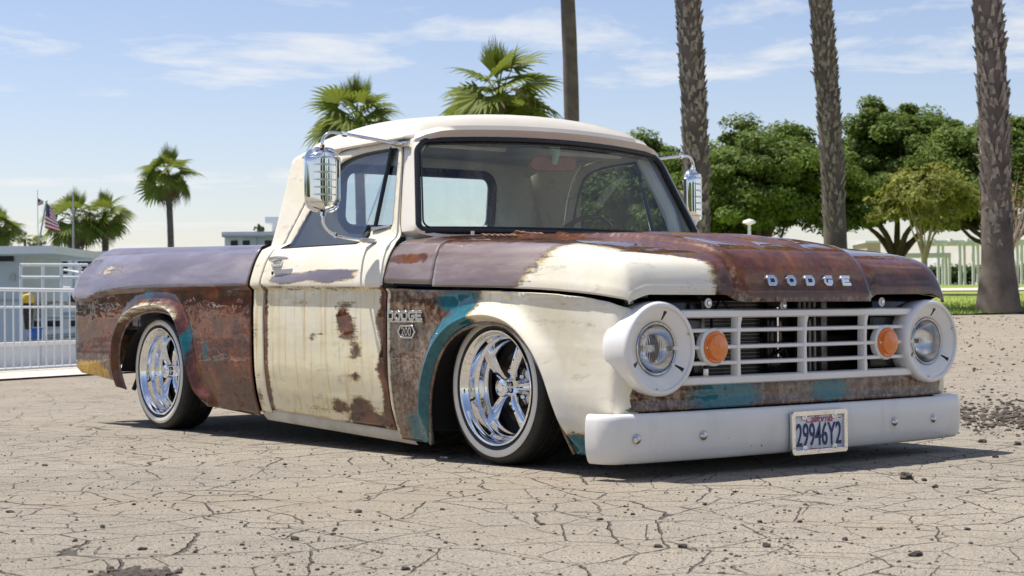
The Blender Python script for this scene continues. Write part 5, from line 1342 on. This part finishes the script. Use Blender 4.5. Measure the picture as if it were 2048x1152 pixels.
# gangway frame
GW = empty('gangway', wp(24, (95 - 1024) / 3421 * 24, -.5)); tag(GW, 'pale gangway handrail frame rising above the quay railing', 'gangway')
def gl_(px, py, t): return wp(t, (px - 1024) / 3421 * t, zpx(py, t, px)) - GW.location
for py in (530, 555): MB().tube([gl_(40, py, 23), gl_(175, py, 25)], .022, 6).build('handrail', M['rail'], GW)
for px in (42, 86, 123, 160): MB().tube([gl_(px, 529, 24), gl_(px, 720, 24)], .022, 6).build('post', M['rail'], GW)
pgbox('deck', GW.location + Vector((-.8, .4, .1)), GW.location + Vector((1.2, .2, .1)), 1.0, .08, GW, M['pole'])
# kiosk
KS = empty('harbour_kiosk', wp(27, (-30 - 1024) / 3421 * 27, -.6)); tag(KS, 'white harbour kiosk with dark louvre and overhanging flat roof', 'kiosk')
tk_ = 27; zt_ = zpx(512, tk_, 20)
k0 = wp(tk_ + 1.2, (-120 - 1024) / 3421 * tk_, -.6); k1 = wp(tk_ + 1.2, (44 - 1024) / 3421 * tk_, -.6)
pgbox('wall', k0, k1, 2.4, zt_ + .6, KS, M['bgrey'])
pgbox('roof', wp(tk_ + .8, (-140 - 1024) / 3421 * tk_, zt_), wp(tk_ + .8, (138 - 1024) / 3421 * tk_, zt_), 3.4, .12, KS, M['bwhite'])
pgbox('louvre', wp(tk_ - .01, (-60 - 1024) / 3421 * tk_, zpx(523, tk_, 0)), wp(tk_ - .01, (28 - 1024) / 3421 * tk_, zpx(523, tk_, 0)), .04, .09, KS, M['dark'])
pgbox('service_panel', wp(tk_ - .02, (23 - 1024) / 3421 * tk_, zpx(562, tk_, 0)), wp(tk_ - .02, (31 - 1024) / 3421 * tk_, zpx(562, tk_, 0)), .05, .10, KS, M['pole'])
pgbox('band', wp(tk_ - .015, (-80 - 1024) / 3421 * tk_, zpx(603, tk_, 0)), wp(tk_ - .015, (36 - 1024) / 3421 * tk_, zpx(603, tk_, 0)), .04, .03, KS, M['pole'])
# boats
M['hull'] = plain('boat_gelcoat', (.78, .78, .75), .25, 0, .05, 1)
M['tan'] = plain('tan_canvas', (.62, .50, .36), .8, 0, .1, 2)
M['yellow'] = plain('yellow_plastic', (.75, .48, .03), .4, 0, .1, 2)
M['blue'] = plain('blue_plastic', (.03, .13, .42), .4, 0, .1, 2)
def boat(label, px, t, L_, hh, cabin, canopy, z0=-.62, turn=0.0):
    p = wp(t, (px - 1024) / 3421 * t, z0); B_ = empty('boat', p); B_.rotation_euler = (0, 0, math.atan2(RH.y, RH.x) + turn); tag(B_, label, 'boat')
    P = []
    for i in range(15):
        a = i / 14; x = -L_ / 2 + L_ * a; bw = L_ * .16 * (1 - max(0, (a - .45) / .55) ** 2.2) + .02; zb = -.15 + .45 * hh * max(0, (a - .6) / .4) ** 2; zt2 = hh * (1 + .22 * a * a)
        P.append([(x, -bw * .97, zt2 + .06), (x, -bw, zt2), (x, -bw * .8, zb + .3 * hh), (x, 0, zb), (x, bw * .8, zb + .3 * hh), (x, bw, zt2), (x, bw * .97, zt2 + .06)])
    h = MB().grid(P); h.f.append(tuple(range(7))); h.build('hull', M['hull'], B_)
    MB().grid([[(p_[1][0], p_[1][1] * .96, p_[1][2] - .02), (p_[1][0], -p_[1][1] * .96, p_[1][2] - .02)] for p_ in P]).build('deck', M['hull'], B_)
    MB().tube([(p_[1][0], p_[1][1] - .01, p_[1][2] - .05) for p_ in P], .035, 6).build('rub_rail', M['pole'], B_)
    if cabin:
        cx, cl, ch = cabin; v = MB().box(cx - cl / 2, cx + cl / 2, -L_ * .11, L_ * .11, hh * .9, hh + ch).build('cabin', M['hull'], B_, bevel=.08)
        for k in range(3): MB().box(cx - cl * .4 + k * cl * .28, cx - cl * .4 + k * cl * .28 + cl * .2, -L_ * .11 - .01, -L_ * .11 + .02, hh + ch * .5, hh + ch * .82).build('cabin_window', M['dark'], B_, bevel=.01)
    if canopy:
        cx, cl, ch, m_ = canopy; Q = [[(cx + cl * (i / 12 - .5), y * L_ * .13, hh + ch + .22 * (1 - (2 * i / 12 - 1) ** 2)) for y in (-1, -.5, 0, .5, 1)] for i in range(13)]
        c_ = MB().grid(Q).build('canopy', M[m_], B_); solid(c_, .03)
        for xx in (cx - cl * .42, cx + cl * .42):
            for y in (-1, 1): MB().tube([(xx, y * L_ * .125, hh * .9), (xx, y * L_ * .125, hh + ch + .06)], .02, 6).build('canopy_pole', M['pole'], B_)
    return B_
boat('white motorboat under a domed white canopy moored behind the gangway', 106, 36, 4.6, 1.0, (.2, 1.6, .5), (0.0, 2.1, .74, 'hull'), -.4)
boat('white boat with tan canvas side cover moored below the canopy boat', 112, 28, 3.0, .72, (.1, 1.3, .3), (0, 1.3, .33, 'tan'), -.45)
boat('white cabin cruiser moored behind the kiosk roof', 140, 50, 7.0, 1.6, (-.3, 3.5, 1.15), None, -.4, .2)
boat('small white cabin boat beside the kiosk wall', 58, 42, 4.2, 1.1, (0, 1.9, .55), None, -.35, -.15)
TB = empty('storage_tub', wp(23.2, (68 - 1024) / 3421 * 23.2, zpx(678, 23.2, 60))); tag(TB, 'small blue plastic tub behind the railing bars', 'tub')
MB().box(-.10, .10, -.07, .07, 0, .13).build('tub', M['blue'], TB, bevel=.01); MB().box(-.11, .11, -.08, .08, .125, .15).build('rim', M['blue'], TB, bevel=.01)
BN = empty('fender_buoy', wp(23.0, (56 - 1024) / 3421 * 23, zpx(660, 23, 56))); tag(BN, 'black dock bumper with yellow cap behind the railing bars', 'dock bumper')
MB().lathe([(.0, 0), (.05, .01), (.075, .25), (.07, .36)], 'z', 16).build('body', M['gasket'], BN); MB().lathe([(.072, .36), (.09, .40), (.07, .47), (.0, .5)], 'z', 16).build('cap', M['yellow'], BN)
KY = empty('kayak', wp(31, (80 - 1024) / 3421 * 31, zpx(572, 31, 80))); tag(KY, 'yellow kayak end sticking up among the white boats', 'kayak')
KY.rotation_euler = (0, .6, math.atan2(RH.y, RH.x)); MB().tube([(-.22, 0, 0), (-.08, 0, 0), (.1, 0, .0), (.24, 0, .02)], [.02, .06, .06, .02], 10).build('hull', M['yellow'], KY); MB().tube([(-.05, 0, .045), (.05, 0, .05)], .03, 8).build('cockpit', M['dark'], KY)
# mast
MS = empty('mast', wp(45, (147 - 1024) / 3421 * 45, -.6)); tag(MS, 'tall bare grey mast standing in front of a palm', 'mast')
MB().tube([(0, 0, 0), (0, 0, zpx(384, 45, 147) + .6)], [.05, .022], 8).build('pole', M['pole'], MS); MB().tube([(-.25 * RH.x, -.25 * RH.y, 2.4), (.25 * RH.x, .25 * RH.y, 2.4)], .012, 6).build('spreader', M['pole'], MS)
# flags
M['fred'] = plain('flag_red', (.50, .025, .04), .8, 0, .1, 3); M['fwhite'] = plain('flag_white', (.78, .76, .74), .8, 0, .05, 3); M['fblue'] = plain('flag_blue', (.03, .045, .16), .8, 0, .1, 3)
def flag(name, label, px0, py0, px1, py1, t, corners, pw):
    b0 = wp(t, (px0 - 1024) / 3421 * t, zpx(py0, t, px0)); F_ = empty(name, b0); tag(F_, label, 'flag')
    top = wp(t, (px1 - 1024) / 3421 * t, zpx(py1, t, px1)) - b0
    MB().tube([(0, 0, 0), top], pw, 8).build('flagpole', M['pole'], F_); MB().lathe([(.0, pw * 2), (pw * 1.6, 0), (0, -pw * 2)], 'z', 10, tuple(top)).build('finial', M['pole'], F_)
    C4 = [wp(t, (x - 1024) / 3421 * t, zpx(y, t, x)) - b0 for x, y in corners]     # hoist top, hoist bottom, fly bottom, fly top
    nu, nv = 16, 13; mats = ['fred', 'fwhite', 'fblue']; V = []; Fc = []; mi = []
    for i in range(nu + 1):
        for j in range(nv + 1):
            a = i / nu; b_ = j / nv; p = C4[0].lerp(C4[1], b_).lerp(C4[3].lerp(C4[2], b_), a); V.append(p + FH * (.05 * math.sin(a * 9 + b_ * 4) * a * (C4[3] - C4[0]).length))
    for i in range(nu):
        for j in range(nv):
            k = i * (nv + 1) + j; Fc.append((k, k + 1, k + nv + 2, k + nv + 1)); mi.append(2 if (i < nu * .32 and j < 6) else (0 if j % 2 == 0 else 1))
    me = mesh(V, Fc, True, None)
    for m_ in mats: me.materials.append(M[m_])
    me.polygons.foreach_set('material_index', mi); o = bpy.data.objects.new('cloth', me); link(o, F_)
    st = MB()
    for r_ in range(5):
        for c_ in range(6):
            i = .01 + .30 * (c_ + .5) / 6; j = (r_ + .5) / 5 * 6 / 13; p = C4[0].lerp(C4[1], j).lerp(C4[3].lerp(C4[2], j), i) - FH * .03; q = (C4[3] - C4[0]).length * .012
            st.add([p + RH * q, p + Vector((0, 0, q)), p - RH * q, p - Vector((0, 0, q))], [(0, 1, 2, 3)])
    tag(st.build('stars', M['fwhite'], F_, smooth=False), kind='stuff')
flag('flag', 'large drooping striped flag on a leaning pole above the kiosk roof', 77, 492, 94, 402, 40, [(94, 404), (90, 456), (122, 464), (110, 426)], .022)
flag('flag', 'small faded striped flag on a thin upright pole behind the larger flag', 77, 498, 76, 380, 62, [(76.5, 396), (76.5, 412), (88, 408), (88, 402)], .012)
# far white house
HS = empty('harbour_house', wp(92, (445 - 1024) / 3421 * 92, 1.0)); tag(HS, 'white flat-roofed harbour house behind the truck bed', 'house')
def hs(name, px0, px1, py0, py1, t, dep, mat): return pgbox(name, wp(t + dep / 2, (px0 - 1024) / 3421 * t, zpx(py1, t, px0)), wp(t + dep / 2, (px1 - 1024) / 3421 * t, zpx(py1, t, px0)), dep, zpx(py0, t, px0) - zpx(py1, t, px0), HS, mat)
hs('wall', 450, 640, 474, 640, 92, 6, M['bwhite']); hs('roof', 444, 640, 464, 474, 91.4, 7.2, M['bgrey']); hs('roof_edge', 444, 640, 470.5, 473.9, 91.3, 7.4, M['pole'])
hs('upper_wall', 545, 640, 446, 466, 94, 4, M['bwhite']); hs('upper_roof', 531, 640, 434, 446, 93.4, 5.2, M['bgrey']); hs('post', 513, 515.5, 474, 640, 91.6, .2, M['pole'])
for px in (462, 486, 530): hs('window', px, px + 14, 481, 495, 91.96, .1, M['dark'])
sb = dome_tree('rooftop_shrub', 'small dark shrub showing above the white house roof', wp(98, (520 - 1024) / 3421 * 98, 0), .35, .3, zpx(463, 98, 520), .35, 24, 60, .06, M['shrub'], .03, 51)
slab('boat_shed', 'long low white shed on the far side of the harbour', 'building', -60, 330, 514, 680, 80, 5, M['shed'], .2)

# ------------------------------------------------------------------ loose stones and clods on the lot
M['stone'] = plain('dark_stone', (.085, .070, .058), .9, 0, .45, 9, .8, 40)
M['clod'] = plain('asphalt_crumb', (.085, .068, .055), .95, 0, .5, 12, .9, 50)
M['grit'] = plain('pale_grit', (.40, .34, .27), .95, 0, .4, 14)
def rock(seed, sub=1):
    rg = random.Random(seed); bm = bmesh.new(); bmesh.ops.create_icosphere(bm, subdivisions=sub, radius=1)
    for v in bm.verts: v.co *= rg.uniform(.65, 1.2); v.co.z *= .62
    me = bpy.data.meshes.new('stone'); bm.to_mesh(me); bm.free(); return me
RK = [rock(i, 2) for i in range(4)]; RS = [rock(9 + i, 1) for i in range(4)]
for r_ in RK: r_.materials.append(M['stone'])
def gpix(px, py):      # where a sight line meets the flat lot (used once to read stone positions off the picture)
    d = FW + RT * ((px - 1024) / 3421) - UP * ((py - 576) / 3421); k = -CAM.z / d.z; return CAM + d * k
for i, (px, py, sz) in enumerate(((717, 1025, .012), (1812, 958, .030), (1848, 962, .012), (570, 930, .010), (90, 932, .011), (268, 1010, .008), (205, 1055, .010), (390, 1105, .008), (1200, 1040, .008), (1315, 1095, .010), (1265, 1030, .008), (1534, 1093, .013), (1831, 1112, .016), (1520, 1045, .009), (590, 1080, .012), (285, 1100, .010), (150, 1083, .009), (1690, 1080, .010), (1600, 1045, .009), (960, 1000, .007), (885, 1020, .008), (1700, 1000, .009), (1410, 1010, .009), (1935, 1060, .009), (1965, 885, .02), (2035, 890, .02), (1990, 915, .014), (1870, 975, .012), (20, 1025, .009), (810, 1140, .010), (1365, 1095, .012), (1760, 1060, .009), (1085, 1050, .008), (1470, 985, .008), (680, 985, .008), (1610, 1010, .007))):
    p = gpix(px, py); o = bpy.data.objects.new('stone', RK[i % 4]); o.location = (p.x, p.y, sz * .25); o.scale = (sz * random.uniform(.9, 1.4), sz * random.uniform(.8, 1.1), sz); o.rotation_euler = (0, 0, random.uniform(0, 6.28)); COL.objects.link(o)
    tag(o, 'small dark loose stone lying on the cracked asphalt', 'stone', 'loose stones on the asphalt')
o = [q for q in COL.objects if q.name.startswith('stone')][1]; o['label'] = 'largest dark clod on the asphalt in front of the plated bumper'; del o['group']
def scatter(name, label, n, pick, lo, hi, mat, cat):
    mb = MB(); base = [([tuple(v.co) for v in r_.vertices], [tuple(p.vertices) for p in r_.polygons]) for r_ in RS]
    for k in range(n):
        x, y = pick(); s_ = lo * (hi / lo) ** (random.random() ** 2.2); V, F = random.choice(base); a = random.uniform(0, 6.28); c, si = math.cos(a) * s_, math.sin(a) * s_
        z = float(gz(x, y)) + s_ * .2; mb.add([(x + v[0] * c - v[1] * si, y + v[0] * si + v[1] * c, z + v[2] * s_) for v in V], F)
    o = obj(name, mesh(mb.v, mb.f, False), mat); tag(o, label, cat, kind='stuff')
def pick_front():
    t = 3.6 + 5.2 * random.random() ** 1.4; p = wp(t, random.uniform(-.33, .33) * t); return p.x, p.y
def pick_patch(px, py, rx, ry):
    def f():
        p = gpix(px + random.gauss(0, rx), py + random.gauss(0, ry)); return p.x, p.y
    return f
scatter('gravel', 'dark crumbs of broken asphalt scattered over the lot', 4200, pick_front, .0014, .0075, M['clod'], 'gravel')
scatter('gravel', 'pale sandy grit scattered over the lot', 2200, pick_front, .0012, .004, M['grit'], 'gravel')
scatter('asphalt_rubble', 'crumbled black asphalt heap at the edge of the lot beyond the bumper end', 1300, pick_patch(2015, 832, 70, 15), .004, .022, M['clod'], 'rubble')
scatter('asphalt_rubble', 'black broken asphalt edge in the foreground below the rear wheel', 420, pick_patch(275, 1150, 32, 5), .004, .016, M['clod'], 'rubble')
scatter('asphalt_rubble', 'dark crumbs around the worn patch in the foreground', 170, pick_patch(600, 1092, 95, 28), .002, .009, M['clod'], 'rubble')
scatter('asphalt_rubble', 'dark crumbs strewn over sandy ground before the plate', 170, pick_patch(1500, 1095, 90, 36), .002, .008, M['clod'], 'rubble')
def pick_back():
    t = random.uniform(8.5, 26); p = wp(t, random.uniform(.10, .34) * t); return p.x, p.y
scatter('gravel', 'coarse dark pebbles strewn over the sandy ground towards the lawn', 1500, pick_back, .006, .022, M['stone'], 'gravel')
CG = empty('cigarette_butt', gpix(888, 917)); tag(CG, 'cigarette butt on the ground beside the front tyre', 'cigarette butt')
CG.rotation_euler = (0, 0, .5); MB().tube([(-.018, 0, .004), (.004, 0, .004)], .004, 8).build('filter', M['bbeige'], CG); MB().tube([(.004, 0, .004), (.016, 0, .004)], .0039, 8).build('paper', M['bwhite'], CG)
